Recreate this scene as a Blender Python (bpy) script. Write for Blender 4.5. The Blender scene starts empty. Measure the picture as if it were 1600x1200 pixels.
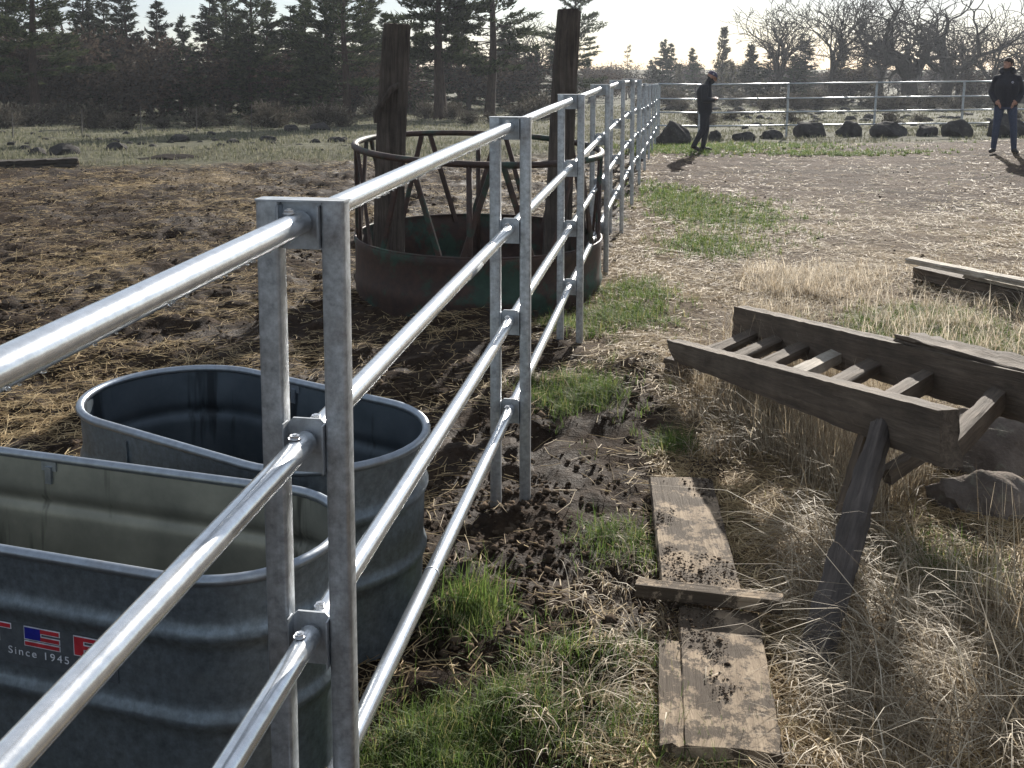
import bpy, bmesh, math, random
import numpy as np
from mathutils import Vector, Matrix
R = math.radians
random.seed(7); RNG = np.random.default_rng(7)
scene = bpy.context.scene
COL = scene.collection

# ------------------------------------------------------------------ camera, sky, sun, exposure
F = 1602.0; PITCH = R(6.5); HC = 1.69
YC = 105 + F * math.tan(PITCH)
cam_d = bpy.data.cameras.new('camera'); cam = bpy.data.objects.new('camera', cam_d); COL.objects.link(cam)
cam_d.sensor_fit = 'HORIZONTAL'; cam_d.sensor_width = 36; cam_d.lens = 36 * F / 1600
cam_d.shift_y = (YC - 600) / 1600; cam_d.clip_start = 0.05; cam_d.clip_end = 3000
cam.location = (0, 0, HC); cam.rotation_euler = (math.pi / 2 - PITCH, 0, 0)
scene.camera = cam

SUN_AZ, SUN_EL = R(19), R(21)          # azimuth clockwise from +Y
world = bpy.data.worlds.new('World'); scene.world = world; world.use_nodes = True
wn = world.node_tree.nodes; wl = world.node_tree.links
sky = wn.new('ShaderNodeTexSky'); sky.sky_type = 'NISHITA'; sky.sun_disc = False
sky.sun_elevation = SUN_EL; sky.sun_rotation = SUN_AZ
sky.air_density = 1.0; sky.dust_density = 0.4; sky.ozone_density = 2.0; sky.altitude = 600
# a thin veil of high white cloud over the blue
wtc = wn.new('ShaderNodeTexCoord'); wmp = wn.new('ShaderNodeMapping'); wmp.inputs['Scale'].default_value = (1, 1, 3.5)
wno = wn.new('ShaderNodeTexNoise'); wno.inputs['Scale'].default_value = 2.2; wno.inputs['Detail'].default_value = 7; wno.inputs['Roughness'].default_value = .6
wrp = wn.new('ShaderNodeMapRange'); wrp.inputs[1].default_value = .35; wrp.inputs[2].default_value = .7; wrp.inputs[3].default_value = .5; wrp.inputs[4].default_value = .9
wmx = wn.new('ShaderNodeMix'); wmx.data_type = 'RGBA'; wmx.inputs[7].default_value = (4.5, 4.9, 5.5, 1)
wl.new(wtc.outputs['Generated'], wmp.inputs[0]); wl.new(wmp.outputs[0], wno.inputs['Vector']); wl.new(wno.outputs['Fac'], wrp.inputs[0]); wl.new(wrp.outputs[0], wmx.inputs[0])
wl.new(sky.outputs[0], wmx.inputs[6]); wl.new(wmx.outputs[2], wn['Background'].inputs[0]); wn['Background'].inputs[1].default_value = 0.06
sun_dir = Vector((math.sin(SUN_AZ) * math.cos(SUN_EL), math.cos(SUN_AZ) * math.cos(SUN_EL), math.sin(SUN_EL)))
sd = bpy.data.lights.new('sun', 'SUN'); sd.energy = 5.0; sd.angle = R(0.55); sd.color = (1, 0.945, 0.86)
sun = bpy.data.objects.new('sun', sd); COL.objects.link(sun)
sun.rotation_euler = sun_dir.to_track_quat('Z', 'Y').to_euler(); sun.location = (10, 40, 30)
scene.view_settings.view_transform = 'Standard'; scene.view_settings.look = 'None'
scene.view_settings.exposure = 1.15; scene.view_settings.gamma = 1
scene.view_settings.use_curve_mapping = False
scene.cycles.max_bounces = 6; scene.cycles.transparent_max_bounces = 8

# ------------------------------------------------------------------ pixel <-> place helpers
CP, SP = math.cos(PITCH), math.sin(PITCH)
def ray(px, py):
    a = (px - 800) / F; b = (YC - py) / F
    return Vector((a, CP + b * SP, -SP + b * CP))
def atD(px, py, D):
    d = ray(px, py); return Vector((0, 0, HC)) + d * (D / d.y)
def atz(px, py, z=0.0):
    d = ray(px, py); return Vector((0, 0, HC)) + d * ((z - HC) / d.z)

def vnoise(x, y, seed=0):
    x = np.asarray(x, float); y = np.asarray(y, float)
    ix = np.floor(x); iy = np.floor(y); fx = x - ix; fy = y - iy
    fx = fx * fx * (3 - 2 * fx); fy = fy * fy * (3 - 2 * fy)
    def h(a, b):
        v = np.sin(a * 127.1 + b * 311.7 + seed * 74.7) * 43758.5453
        return v - np.floor(v)
    return (h(ix, iy) * (1 - fx) + h(ix + 1, iy) * fx) * (1 - fy) + (h(ix, iy + 1) * (1 - fx) + h(ix + 1, iy + 1) * fx) * fy
def fbm(x, y, octv=4, seed=0):
    s = 0; a = 0.5; t = 0
    for o in range(octv):
        s = s + a * vnoise(x * 2 ** o + 17.3 * o, y * 2 ** o - 9.1 * o, seed + o); t += a; a *= 0.5
    return s / t
def sstep(a, b, x):
    t = np.clip((np.asarray(x, float) - a) / (b - a), 0, 1); return t * t * (3 - 2 * t)

# ------------------------------------------------------------------ the lie of the land
def xf(y): return 0.0025 + 0.165 * (np.asarray(y, float) - 3.95)      # the pipe fence line
def macro(x, y):
    x = np.asarray(x, float); y = np.asarray(y, float)
    fall = np.where(y > 18, -0.019 * (y - 18) * sstep(18, 26, y), 0)
    fall = np.maximum(fall, -2.2)
    s = x - xf(y)
    ridge = 0.09 * np.exp(-((s - 0.45) / 0.3) ** 2) * sstep(4.0, 5.6, y) * (1 - sstep(7.0, 9.5, y))
    left = -0.25 * sstep(24, 45, y) * sstep(0, -12, x)
    right = 0.12 * sstep(6.5, 11, x) * sstep(12, 18, y) * (1 - sstep(26, 40, y))
    return fall + ridge + left + right
def edge_left(x): return 17.3 + 0.33 * (np.asarray(x, float) + 8.4) + 1.6 * (fbm(np.asarray(x, float) * 0.5, 3.1 + 0 * np.asarray(x, float), 3, 4) - .5)
def zones(x, y):
    """paddock mud, meadow green, straw cover, dry-brown arena, each 0..1"""
    x = np.asarray(x, float); y = np.asarray(y, float); s = x - xf(y)
    n = fbm(x * 0.9, y * 0.9, 4, 11)
    el = np.minimum(edge_left(x), 23.0)
    meadowL = sstep(-0.8, 0.8, y - el + (n - .5) * 2.5) * sstep(0.5, -0.5, s)
    meadowR = sstep(-1.2, 0.8, y - 23.6 + (n - .5) * 2.5) * sstep(-.5, .5, s)
    meadow = np.maximum(meadowL, meadowR)
    pad = sstep(0.15, -0.1, s + (n - .5) * .25) * (1 - meadow)
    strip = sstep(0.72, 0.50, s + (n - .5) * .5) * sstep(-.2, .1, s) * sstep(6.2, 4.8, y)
    arena = sstep(11.5, 14.5, y + (n - .5) * 5) * sstep(0, .6, s) * (1 - meadow)
    n2 = fbm(x * 0.45 + 5, y * 0.45, 4, 21)
    straw = np.where(s > 0, 0.75 * (1 - strip) * (1 - arena * .75), 0.22 + 0.5 * sstep(.5, .72, n2))
    straw = straw * (1 - meadow) * (0.55 + 0.9 * (n - .2)) * (1 - .85 * np.exp(-((s - .12) / .33) ** 2) * sstep(5.6, 4.6, y))  # straw thinned along the fence foot: dark wet mud also paints in shade
    return pad, meadow, np.clip(straw, 0, 1), arena, strip
def clods(x, y):
    pad, meadow, straw, arena, strip = zones(x, y)
    amp = 0.095 * pad + 0.08 * strip + 0.02 * arena + 0.03 * meadow + 0.022
    d = np.hypot(x, y)
    lump = fbm(x * 3.2, y * 3.2, 3, 31) - .5 + .55 * (fbm(x * 9.5, y * 9.5, 2, 36) - .5) * (y < 26)
    pits = -np.maximum(0, fbm(x * 2.1 + 7, y * 2.1, 2, 41) - .58) * 1.3
    mid = fbm(x * .8, y * .8, 2, 51) - .5
    return amp * (lump * 1.1 + pits + mid * .7)
def Hg(x, y): return macro(x, y) + clods(x, y)
def hz(x, y): return float(Hg(np.array([x]), np.array([y]))[0])
def G(px, py):
    """the point of the ground seen at a pixel of the photograph"""
    d = ray(px, py); o = Vector((0, 0, HC)); t = 1.0
    for k in range(60):
        p = o + d * t; g = float(macro(np.array([p.x]), np.array([p.y]))[0])
        t += (p.z - g) / max(1e-4, -d.z) * 0.85
        t = max(0.5, min(t, 400))
    p = o + d * t; p.z = hz(p.x, p.y); return p

# ------------------------------------------------------------------ materials
MATS = {}
def newmat(name):
    m = bpy.data.materials.new(name); m.use_nodes = True; MATS[name] = m
    nt = m.node_tree; return m, nt, nt.nodes['Principled BSDF']
def N(nt, t, **kw):
    n = nt.nodes.new(t)
    for k, v in kw.items():
        if hasattr(n, k): setattr(n, k, v)
        else: n.inputs[k].default_value = v
    return n
def coord(nt, scale=(1, 1, 1), kind='Object'):
    c = N(nt, 'ShaderNodeTexCoord'); mp = N(nt, 'ShaderNodeMapping'); mp.inputs['Scale'].default_value = scale
    nt.links.new(c.outputs[kind], mp.inputs['Vector']); return mp.outputs[0]
def noise(nt, vec, scale, detail=5, rough=0.6, dist=0.0):
    n = N(nt, 'ShaderNodeTexNoise'); n.inputs['Scale'].default_value = scale; n.inputs['Detail'].default_value = detail
    n.inputs['Roughness'].default_value = rough; n.inputs['Distortion'].default_value = dist
    nt.links.new(vec, n.inputs['Vector']); return n.outputs['Fac']
def ramp(nt, fac, stops):
    r = N(nt, 'ShaderNodeValToRGB'); e = r.color_ramp.elements
    while len(e) < len(stops): e.new(0.5)
    for el, (p, c) in zip(e, stops):
        el.position = p; el.color = (*c, 1) if len(c) == 3 else c
    nt.links.new(fac, r.inputs['Fac']); return r.outputs['Color']
def mixc(nt, fac, a, b, mode='MIX'):
    m = N(nt, 'ShaderNodeMix'); m.data_type = 'RGBA'; m.blend_type = mode
    for s, v in ((m.inputs[0], fac), (m.inputs[6], a), (m.inputs[7], b)):
        if isinstance(v, (int, float)): s.default_value = v
        elif isinstance(v, tuple): s.default_value = (*v, 1)
        else: nt.links.new(v, s)
    return m.outputs[2]
def bump(nt, bsdf, h, strength=0.5, dist=0.01, prev=None):
    b = N(nt, 'ShaderNodeBump'); b.inputs['Strength'].default_value = strength; b.inputs['Distance'].default_value = dist
    nt.links.new(h, b.inputs['Height'])
    if prev is not None: nt.links.new(prev, b.inputs['Normal'])
    nt.links.new(b.outputs[0], bsdf.inputs['Normal']); return b.outputs[0]
def mathn(nt, op, a, b=None):
    m = N(nt, 'ShaderNodeMath'); m.operation = op
    for s, v in zip(m.inputs, (a, b)):
        if v is None: continue
        if isinstance(v, (int, float)): s.default_value = v
        else: nt.links.new(v, s)
    return m.outputs[0]

def mat_galv(name, base, rough, spangle=0.5, streak=0.35, dirt=(0.2, 0.16, 0.12), dirt_amt=0.25, metal=0.85):
    m, nt, b = newmat(name); L = nt.links
    v = coord(nt); n1 = noise(nt, v, 45, 4, .7); n2 = noise(nt, v, 6, 6, .65)
    lo = tuple(c * (1 - spangle * .45) for c in base); hi = tuple(min(1, c * (1 + spangle * .2)) for c in base)
    c1 = ramp(nt, n1, [(.3, lo), (.7, hi)])
    vz = coord(nt, (22, 22, 1.1)); n4 = noise(nt, vz, 1.6, 5, .7); n5 = noise(nt, v, 17, 5, .75)
    c1 = mixc(nt, ramp(nt, n4, [(.45, (0, 0, 0)), (.75, (streak,) * 3)]), c1, tuple(x * .45 for x in base))
    d = ramp(nt, n2, [(.5, (0, 0, 0)), (.78, (dirt_amt,) * 3)])
    c1 = mixc(nt, d, c1, dirt); c1 = mixc(nt, ramp(nt, n5, [(.70, (0, 0, 0)), (.745, (.75,) * 3)]), c1, (.17, .085, .04))
    L.new(c1, b.inputs['Base Color'])
    b.inputs['Metallic'].default_value = metal
    r = ramp(nt, n2, [(.3, (rough * .8,) * 3), (.75, (min(1, rough * 1.35),) * 3)])
    L.new(r, b.inputs['Roughness'])
    bump(nt, b, noise(nt, v, 60, 3), .12, .003)
    return m
mat_galv('galvanized_rail', (0.74, 0.76, 0.78), 0.22, .4, streak=.12, dirt_amt=.22)
mat_galv('galvanized_post', (0.50, 0.53, 0.56), 0.44, 1.0, streak=.5, dirt_amt=.6)
mat_galv('galvanized_plate', (0.46, 0.49, 0.52), 0.5, .7, dirt_amt=.5)
mat_galv('tank_steel', (0.18, 0.215, 0.245), 0.46, .9, dirt=(0.11, 0.11, 0.10), dirt_amt=.6, metal=.75)
mat_galv('tank_rim', (0.30, 0.34, 0.39), 0.36, .4, dirt_amt=.35)
mat_galv('bolt_steel', (0.65, 0.66, 0.68), 0.28, .3)

def mat_tank_inside(name, lo, hi):
    m, nt, b = newmat(name); L = nt.links
    v = coord(nt); n2 = noise(nt, v, 5, 6, .65); v2 = coord(nt, (5.5, 5.5, .5)); n3 = noise(nt, v2, 1.5, 4, .6)
    c1 = ramp(nt, n2, [(.3, lo), (.7, hi)])
    st = ramp(nt, n3, [(.56, (0, 0, 0)), (.62, (.85, .85, .85))])
    L.new(mixc(nt, st, c1, tuple(x * .3 for x in lo)), b.inputs['Base Color'])
    b.inputs['Metallic'].default_value = .55; b.inputs['Roughness'].default_value = .5
    bump(nt, b, n2, .15, .004)
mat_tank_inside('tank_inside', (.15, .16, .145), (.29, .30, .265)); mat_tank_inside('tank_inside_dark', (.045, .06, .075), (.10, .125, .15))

def mat_wood(name, dark, light, along='X', rough=.85, mud=0.0, crack=1.0):
    m, nt, b = newmat(name); L = nt.links
    sc = {'X': (1.2, 16, 16), 'Z': (14, 14, .9)}[along]
    v = coord(nt, sc); g = noise(nt, v, 3.0, 8, .7, .6); v0 = coord(nt); blot = noise(nt, v0, 5, 5, .6)
    c = ramp(nt, g, [(.28, dark), (.55, tuple((a + bb) / 2 for a, bb in zip(dark, light))), (.78, light)])
    c = mixc(nt, ramp(nt, blot, [(.35, (.55, .55, .55)), (.7, (0, 0, 0))]), c, tuple(x * .55 for x in dark))
    if mud:
        mm = noise(nt, v0, 7, 10, .78); mk = ramp(nt, mm, [(.475, (0, 0, 0)), (.515, (mud,) * 3)])
        c = mixc(nt, mk, c, (.045, .032, .022))
    L.new(c, b.inputs['Base Color']); b.inputs['Roughness'].default_value = rough
    b.inputs['Specular IOR Level'].default_value = .25
    bump(nt, b, g, .9 * crack, .012)
    return m
mat_wood('weathered_timber', (.060, .046, .035), (.25, .195, .145))
mat_wood('old_post_wood', (.030, .024, .020), (.20, .165, .135), 'Z')
mat_wood('grey_board', (.22, .16, .105), (.54, .42, .29), mud=.85)
mat_wood('pale_board', (.36, .31, .25), (.66, .60, .50), mud=.2)
mat_wood('leg_timber', (.045, .038, .034), (.21, .175, .15))
mat_wood('log_wood', (.03, .024, .02), (.09, .075, .06))

def mat_feeder():
    for nm, gthr in (('feeder_sheet', .54), ('feeder_bar', .55)):
        m, nt, b = newmat(nm); L = nt.links; v = coord(nt)
        n1 = noise(nt, v, 3.2, 6, .7); n2 = noise(nt, v, 14, 5, .7)
        rust = ramp(nt, n2, [(.3, (.020, .012, .010)), (.7, (.066, .033, .023))])
        green = ramp(nt, n2, [(.3, (.012, .032, .022)), (.7, (.028, .068, .046))])
        L.new(mixc(nt, ramp(nt, n1, [(gthr - .03, (0, 0, 0)), (gthr + .05, (1, 1, 1))]), rust, green), b.inputs['Base Color'])
        b.inputs['Roughness'].default_value = .62; b.inputs['Metallic'].default_value = .15
        bump(nt, b, n2, .3, .004)
mat_feeder()

def mat_rock(name, dark, light, lichen, lich=.25):
    m, nt, b = newmat(name); L = nt.links; v = coord(nt)
    n1 = noise(nt, v, 4, 8, .7); n2 = noise(nt, v, 13, 6, .7)
    c = ramp(nt, n1, [(.3, dark), (.7, light)])
    L.new(mixc(nt, ramp(nt, n2, [(.56, (0, 0, 0)), (.64, (lich,) * 3)]), c, lichen), b.inputs['Base Color'])
    b.inputs['Roughness'].default_value = .95; b.inputs['Specular IOR Level'].default_value = .06
    bump(nt, b, n2, .7, .03)
mat_rock('basalt', (.024, .022, .022), (.080, .074, .070), (.17, .17, .13), .45)
mat_rock('near_stone', (.07, .058, .05), (.24, .20, .17), (.26, .26, .20), .4)

def mat_blade(name, stops, transl=0.45, rough=.6, spec=.2):
    m, nt, b = newmat(name); L = nt.links
    g = N(nt, 'ShaderNodeNewGeometry'); c = ramp(nt, g.outputs['Random Per Island'], stops)
    L.new(c, b.inputs['Base Color']); b.inputs['Roughness'].default_value = rough
    b.inputs['Specular IOR Level'].default_value = spec
    t = N(nt, 'ShaderNodeBsdfTranslucent'); L.new(c, t.inputs[0])
    mx = N(nt, 'ShaderNodeMixShader'); mx.inputs[0].default_value = transl
    L.new(b.outputs[0], mx.inputs[1]); L.new(t.outputs[0], mx.inputs[2])
    L.new(mx.outputs[0], nt.nodes['Material Output'].inputs[0])
    return m
mat_blade('green_blade', [(0, (.05, .085, .022)), (.5, (.10, .16, .035)), (.85, (.17, .21, .06)), (1, (.34, .28, .13))], .5)
mat_blade('meadow_blade', [(0, (.10, .105, .065)), (.5, (.15, .152, .10)), (1, (.25, .23, .165))], .35, .8, .05)
mat_blade('dry_blade', [(0, (.13, .095, .06)), (.4, (.33, .26, .17)), (.8, (.55, .46, .33)), (1, (.72, .64, .50))], .4)
mat_blade('pale_blade', [(0, (.26, .20, .13)), (.4, (.50, .42, .31)), (1, (.78, .70, .57))], .5, .7, .08)  # paler than the other dry blades: backlit glow put into the colour
mat_blade('straw_blade', [(0, (.17, .115, .06)), (.45, (.40, .29, .15)), (1, (.72, .565, .33))], .35, .55, .12)
mat_blade('mud_clod', [(0, (.030, .021, .015)), (.6, (.062, .045, .031)), (1, (.115, .083, .057))], .0, .95, .03)
mat_blade('pine_needle', [(0, (.014, .020, .010)), (.6, (.035, .048, .022)), (1, (.075, .085, .04))], .3, .9, .03)
mat_blade('fir_needle', [(0, (.012, .017, .011)), (.6, (.028, .036, .020)), (1, (.055, .06, .034))], .25, .9, .03)
mat_blade('pale_needle', [(0, (.05, .05, .032)), (.6, (.09, .085, .055)), (1, (.14, .13, .085))], .4, .9, .03)
mat_blade('brown_leaf', [(0, (.028, .022, .018)), (.6, (.062, .046, .036)), (1, (.11, .085, .062))], .3, .9, .03)
mat_blade('sage_leaf', [(0, (.038, .033, .026)), (.6, (.085, .075, .06)), (1, (.15, .14, .11))], .25, .9, .03)
def mat_bark(name, a, c2):
    m, nt, b = newmat(name); v = coord(nt, (5, 5, 1.2)); n = noise(nt, v, 3, 6, .7)
    nt.links.new(ramp(nt, n, [(.3, a), (.7, c2)]), b.inputs['Base Color']); b.inputs['Roughness'].default_value = .95
    b.inputs['Specular IOR Level'].default_value = .1
mat_bark('pine_bark', (.025, .018, .014), (.075, .052, .04))
mat_bark('oak_bark', (.028, .025, .022), (.085, .075, .066))
def mat_plain(name, col, rough=.8, metal=0, nscale=40, var=.25, spec=.3):
    m, nt, b = newmat(name); v = coord(nt); n = noise(nt, v, nscale, 4, .6)
    nt.links.new(ramp(nt, n, [(.3, tuple(x * (1 - var) for x in col)), (.7, tuple(min(1, x * (1 + var)) for x in col))]), b.inputs['Base Color'])
    b.inputs['Roughness'].default_value = rough; b.inputs['Metallic'].default_value = metal; b.inputs['Specular IOR Level'].default_value = spec
    return m
mat_plain('skin', (.36, .20, .14), .55); mat_plain('hair_brown', (.035, .022, .015), .7)
mat_plain('jacket_black', (.016, .017, .022), .8); mat_plain('jacket_navy', (.015, .016, .023), .85)
mat_plain('trouser_dark', (.020, .021, .027), .85); mat_plain('jeans', (.040, .052, .088), .85)
mat_plain('boot', (.025, .02, .017), .7); mat_plain('cap_cloth', (.07, .06, .10), .8); mat_plain('patch_grey', (.3, .3, .33), .7)
mat_plain('decal_grey', (.075, .085, .095), .5, .2, 60, .2); mat_plain('decal_red', (.34, .02, .03), .5)
mat_plain('decal_white', (.52, .54, .58), .5); mat_plain('decal_blue', (.008, .012, .20), .5)
mat_plain('soil_dark', (.018, .014, .012), .95, 0, 20, .5, .03); mat_plain('post_paint', (.06, .055, .05), .7)
def mat_water():
    m, nt, b = newmat('water_drop_clear')
    b.inputs['Base Color'].default_value = (1, 1, 1, 1); b.inputs['Roughness'].default_value = .02
    b.inputs['Transmission Weight'].default_value = 1; b.inputs['IOR'].default_value = 1.33
mat_water()

def mat_ground():
    m, nt, b = newmat('ground_soil'); L = nt.links
    za = N(nt, 'ShaderNodeAttribute'); za.attribute_name = 'zone'
    zb = N(nt, 'ShaderNodeAttribute'); zb.attribute_name = 'zone2'
    sp = N(nt, 'ShaderNodeSeparateColor'); L.new(za.outputs['Color'], sp.inputs[0])
    sp2 = N(nt, 'ShaderNodeSeparateColor'); L.new(zb.outputs['Color'], sp2.inputs[0])
    straw, green, arena = sp.outputs[0], sp.outputs[1], sp.outputs[2]; mead, pad = sp2.outputs[0], sp2.outputs[1]
    v = coord(nt, kind='Object')
    n1 = noise(nt, v, 1.3, 6, .65); n2 = noise(nt, v, 9, 7, .7); n3 = noise(nt, v, 55, 5, .7)
    wet = ramp(nt, n2, [(.3, (.013, .0085, .006)), (.56, (.042, .027, .017)), (.85, (.105, .070, .044))])
    soil = ramp(nt, n2, [(.25, (.05, .036, .026)), (.7, (.135, .097, .068))])
    ar = ramp(nt, n2, [(.25, (.048, .033, .024)), (.7, (.125, .088, .064))])
    base = mixc(nt, pad, soil, wet)
    ar = mixc(nt, ramp(nt, noise(nt, coord(nt, (.5, 1.3, 1)), .9, 5, .7), [(.48, (0, 0, 0)), (.60, (.75,) * 3)]), ar, (.040, .029, .022))
    base = mixc(nt, arena, base, ar)
    md = ramp(nt, noise(nt, v, 2.2, 6, .75), [(.32, (.055, .045, .034)), (.46, (.095, .092, .060)), (.75, (.15, .148, .098))])
    base = mixc(nt, mead, base, md)
    # fibres too small to build: straw
    vs = coord(nt, (9, 24, 9)); s1 = noise(nt, vs, 5, 6, .85, 2.0); vs2 = coord(nt, (24, 9, 9)); s2 = noise(nt, vs2, 5, 6, .85, 2.0)
    sm = mathn(nt, 'MAXIMUM', s1, s2)
    thr = mathn(nt, 'SUBTRACT', .80, mathn(nt, 'MULTIPLY', mathn(nt, 'MULTIPLY', straw, mathn(nt, 'SUBTRACT', 1.0, mathn(nt, 'MULTIPLY', arena, .5))), .43))
    k = mathn(nt, 'MULTIPLY', mathn(nt, 'SUBTRACT', sm, thr), 9.0)
    kc = N(nt, 'ShaderNodeClamp'); L.new(k, kc.inputs[0])
    stc = ramp(nt, n3, [(.3, (.16, .11, .06)), (.55, (.33, .25, .145)), (.8, (.50, .40, .25))])
    base = mixc(nt, mathn(nt, 'MULTIPLY', kc.outputs[0], .85), base, stc)
    gk = mathn(nt, 'MULTIPLY', mathn(nt, 'SUBTRACT', mathn(nt, 'ADD', green, n2), .95), 4.0)
    gc = N(nt, 'ShaderNodeClamp'); L.new(gk, gc.inputs[0])
    base = mixc(nt, mathn(nt, 'MULTIPLY', gc.outputs[0], .8), base, ramp(nt, n3, [(.3, (.025, .04, .012)), (.7, (.075, .10, .035))]))
    L.new(base, b.inputs['Base Color'])
    rr = ramp(nt, n1, [(.4, (.62,) * 3), (.6, (.95,) * 3)]); L.new(mixc(nt, pad, (.95, .95, .95), rr), b.inputs['Roughness'])
    b.inputs['Specular IOR Level'].default_value = .07
    h = mathn(nt, 'ADD', mathn(nt, 'MULTIPLY', n2, 1.0), mathn(nt, 'MULTIPLY', n3, .35))
    bump(nt, b, h, .9, .06)
mat_ground()

# ------------------------------------------------------------------ building helpers
class MB:
    def __init__(s): s.v = []; s.f = []; s.mi = []
    def add(s, verts, faces, mi=0):
        o = len(s.v); s.v += [tuple(p) for p in verts]
        for f in faces: s.f.append(tuple(i + o for i in f)); s.mi.append(mi)
        return s
    def tube(s, pts, rad, n=8, cap=True, mi=0):
        pts = [Vector(p) for p in pts]; k = len(pts)
        if not hasattr(rad, '__len__'): rad = [rad] * k
        ref = None; rings = []
        for i, p in enumerate(pts):
            t = (pts[min(i + 1, k - 1)] - pts[max(i - 1, 0)])
            if t.length < 1e-9: t = Vector((0, 0, 1))
            t.normalize()
            if ref is None:
                ref = t.cross(Vector((0.013, 0.02, 1)) if abs(t.z) < .95 else Vector((1, 0, 0))).normalized()
            u = (ref - t * ref.dot(t)); u = u.normalized() if u.length > 1e-6 else t.orthogonal().normalized()
            ref = u; w = t.cross(u)
            rings.append([p + (u * math.cos(2 * math.pi * j / n) + w * math.sin(2 * math.pi * j / n)) * rad[i] for j in range(n)])
        vs = [q for r in rings for q in r]; fs = []
        for i in range(k - 1):
            for j in range(n):
                a = i * n + j; b = i * n + (j + 1) % n; fs.append((a, b, b + n, a + n))
        if cap: fs.append(tuple(range(n - 1, -1, -1))); fs.append(tuple((k - 1) * n + j for j in range(n)))
        return s.add(vs, fs, mi)
    def box(s, c, size, M=None, mi=0):
        c = Vector(c); vs = []
        for x in (-.5, .5):
            for y in (-.5, .5):
                for z in (-.5, .5):
                    q = Vector((x * size[0], y * size[1], z * size[2])); q = (M @ q) if M else q
                    vs.append(c + q)
        return s.add(vs, [(0, 1, 3, 2), (4, 6, 7, 5), (0, 4, 5, 1), (2, 3, 7, 6), (0, 2, 6, 4), (1, 5, 7, 3)], mi)
    def ellipsoid(s, c, r, M=None, nu=12, nv=8, mi=0):
        c = Vector(c); vs = []; fs = []
        for i in range(nv + 1):
            th = math.pi * i / nv
            for j in range(nu):
                ph = 2 * math.pi * j / nu
                q = Vector((r[0] * math.sin(th) * math.cos(ph), r[1] * math.sin(th) * math.sin(ph), r[2] * math.cos(th)))
                vs.append(c + ((M @ q) if M else q))
        for i in range(nv):
            for j in range(nu):
                a = i * nu + j; b = i * nu + (j + 1) % nu; fs.append((a, a + nu, b + nu, b))
        return s.add(vs, fs, mi)
    def mesh(s, name, mats, smooth=False, origin=(0, 0, 0)):
        o = Vector(origin); me = bpy.data.meshes.new(name)
        me.from_pydata([Vector(p) - o for p in s.v], [], s.f)
        for m in (mats if isinstance(mats, (list, tuple)) else [mats]): me.materials.append(MATS[m])
        if any(s.mi): me.polygons.foreach_set('material_index', s.mi)
        if smooth: me.polygons.foreach_set('use_smooth', [True] * len(me.polygons))
        me.update(); return me
    def build(s, name, mats, parent=None, smooth=False, origin=None):
        """geometry given in world space; parts are stored relative to their thing's base"""
        org = Vector(origin) if origin is not None else (root_of(parent) if parent else Vector())
        o = bpy.data.objects.new(name, s.mesh(name, mats, smooth, org)); COL.objects.link(o)
        if parent: o.parent = parent
        if origin is not None:
            o.location = org - (root_of(parent) if parent else Vector())
        return o
def root_of(o):
    p = Vector()
    while o is not None: p += o.location; o = o.parent
    return p
def smooth_by_angle(me, deg=40):
    me.polygons.foreach_set('use_smooth', [True] * len(me.polygons))
    bm = bmesh.new(); bm.from_mesh(me); a = R(deg)
    for e in bm.edges:
        if len(e.link_faces) == 2 and e.calc_face_angle(0) > a: e.smooth = False
    bm.to_mesh(me); bm.free()
def tag(o, label, cat, group=None, kind=None):
    if label: o['label'] = label
    if cat: o['category'] = cat
    if group: o['group'] = group
    if kind: o['kind'] = kind
    return o
def empty(name, loc):
    o = bpy.data.objects.new(name, None); o.location = loc; o.empty_display_size = .2; COL.objects.link(o); return o
def link_mesh(name, me, parent=None):
    o = bpy.data.objects.new(name, me); COL.objects.link(o)
    if parent: o.parent = parent
    return o
def np_mesh(name, V, faces_flat, sizes, mat, smooth=False):
    me = bpy.data.meshes.new(name)
    V = np.asarray(V, np.float32); me.vertices.add(len(V)); me.vertices.foreach_set('co', V.ravel())
    faces_flat = np.asarray(faces_flat, np.int32).ravel(); sizes = np.asarray(sizes, np.int32)
    me.loops.add(len(faces_flat)); me.loops.foreach_set('vertex_index', faces_flat)
    me.polygons.add(len(sizes)); st = np.zeros(len(sizes), np.int32); st[1:] = np.cumsum(sizes)[:-1]
    me.polygons.foreach_set('loop_start', st); me.polygons.foreach_set('loop_total', sizes)
    if smooth: me.polygons.foreach_set('use_smooth', np.ones(len(sizes), bool))
    me.materials.append(MATS[mat]); me.update(calc_edges=True); me.validate(); return me
ORD = 'first second third fourth fifth sixth seventh eighth ninth tenth eleventh twelfth thirteenth fourteenth fifteenth sixteenth seventeenth eighteenth nineteenth twentieth'.split()
TENS = {2: ('twenty', 'twentieth'), 3: ('thirty', 'thirtieth'), 4: ('forty', 'fortieth'), 5: ('fifty', 'fiftieth'), 6: ('sixty', 'sixtieth'), 7: ('seventy', 'seventieth'), 8: ('eighty', 'eightieth'), 9: ('ninety', 'ninetieth')}
def ordn(i):
    if i > 100: return 'hundred-and-' + ordn(i - 100)
    if i == 100: return 'hundredth'
    if i <= 20: return ORD[i - 1]
    t, u = divmod(i, 10)
    return TENS[t][1] if u == 0 else TENS[t][0] + '-' + ORD[u - 1]

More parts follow.
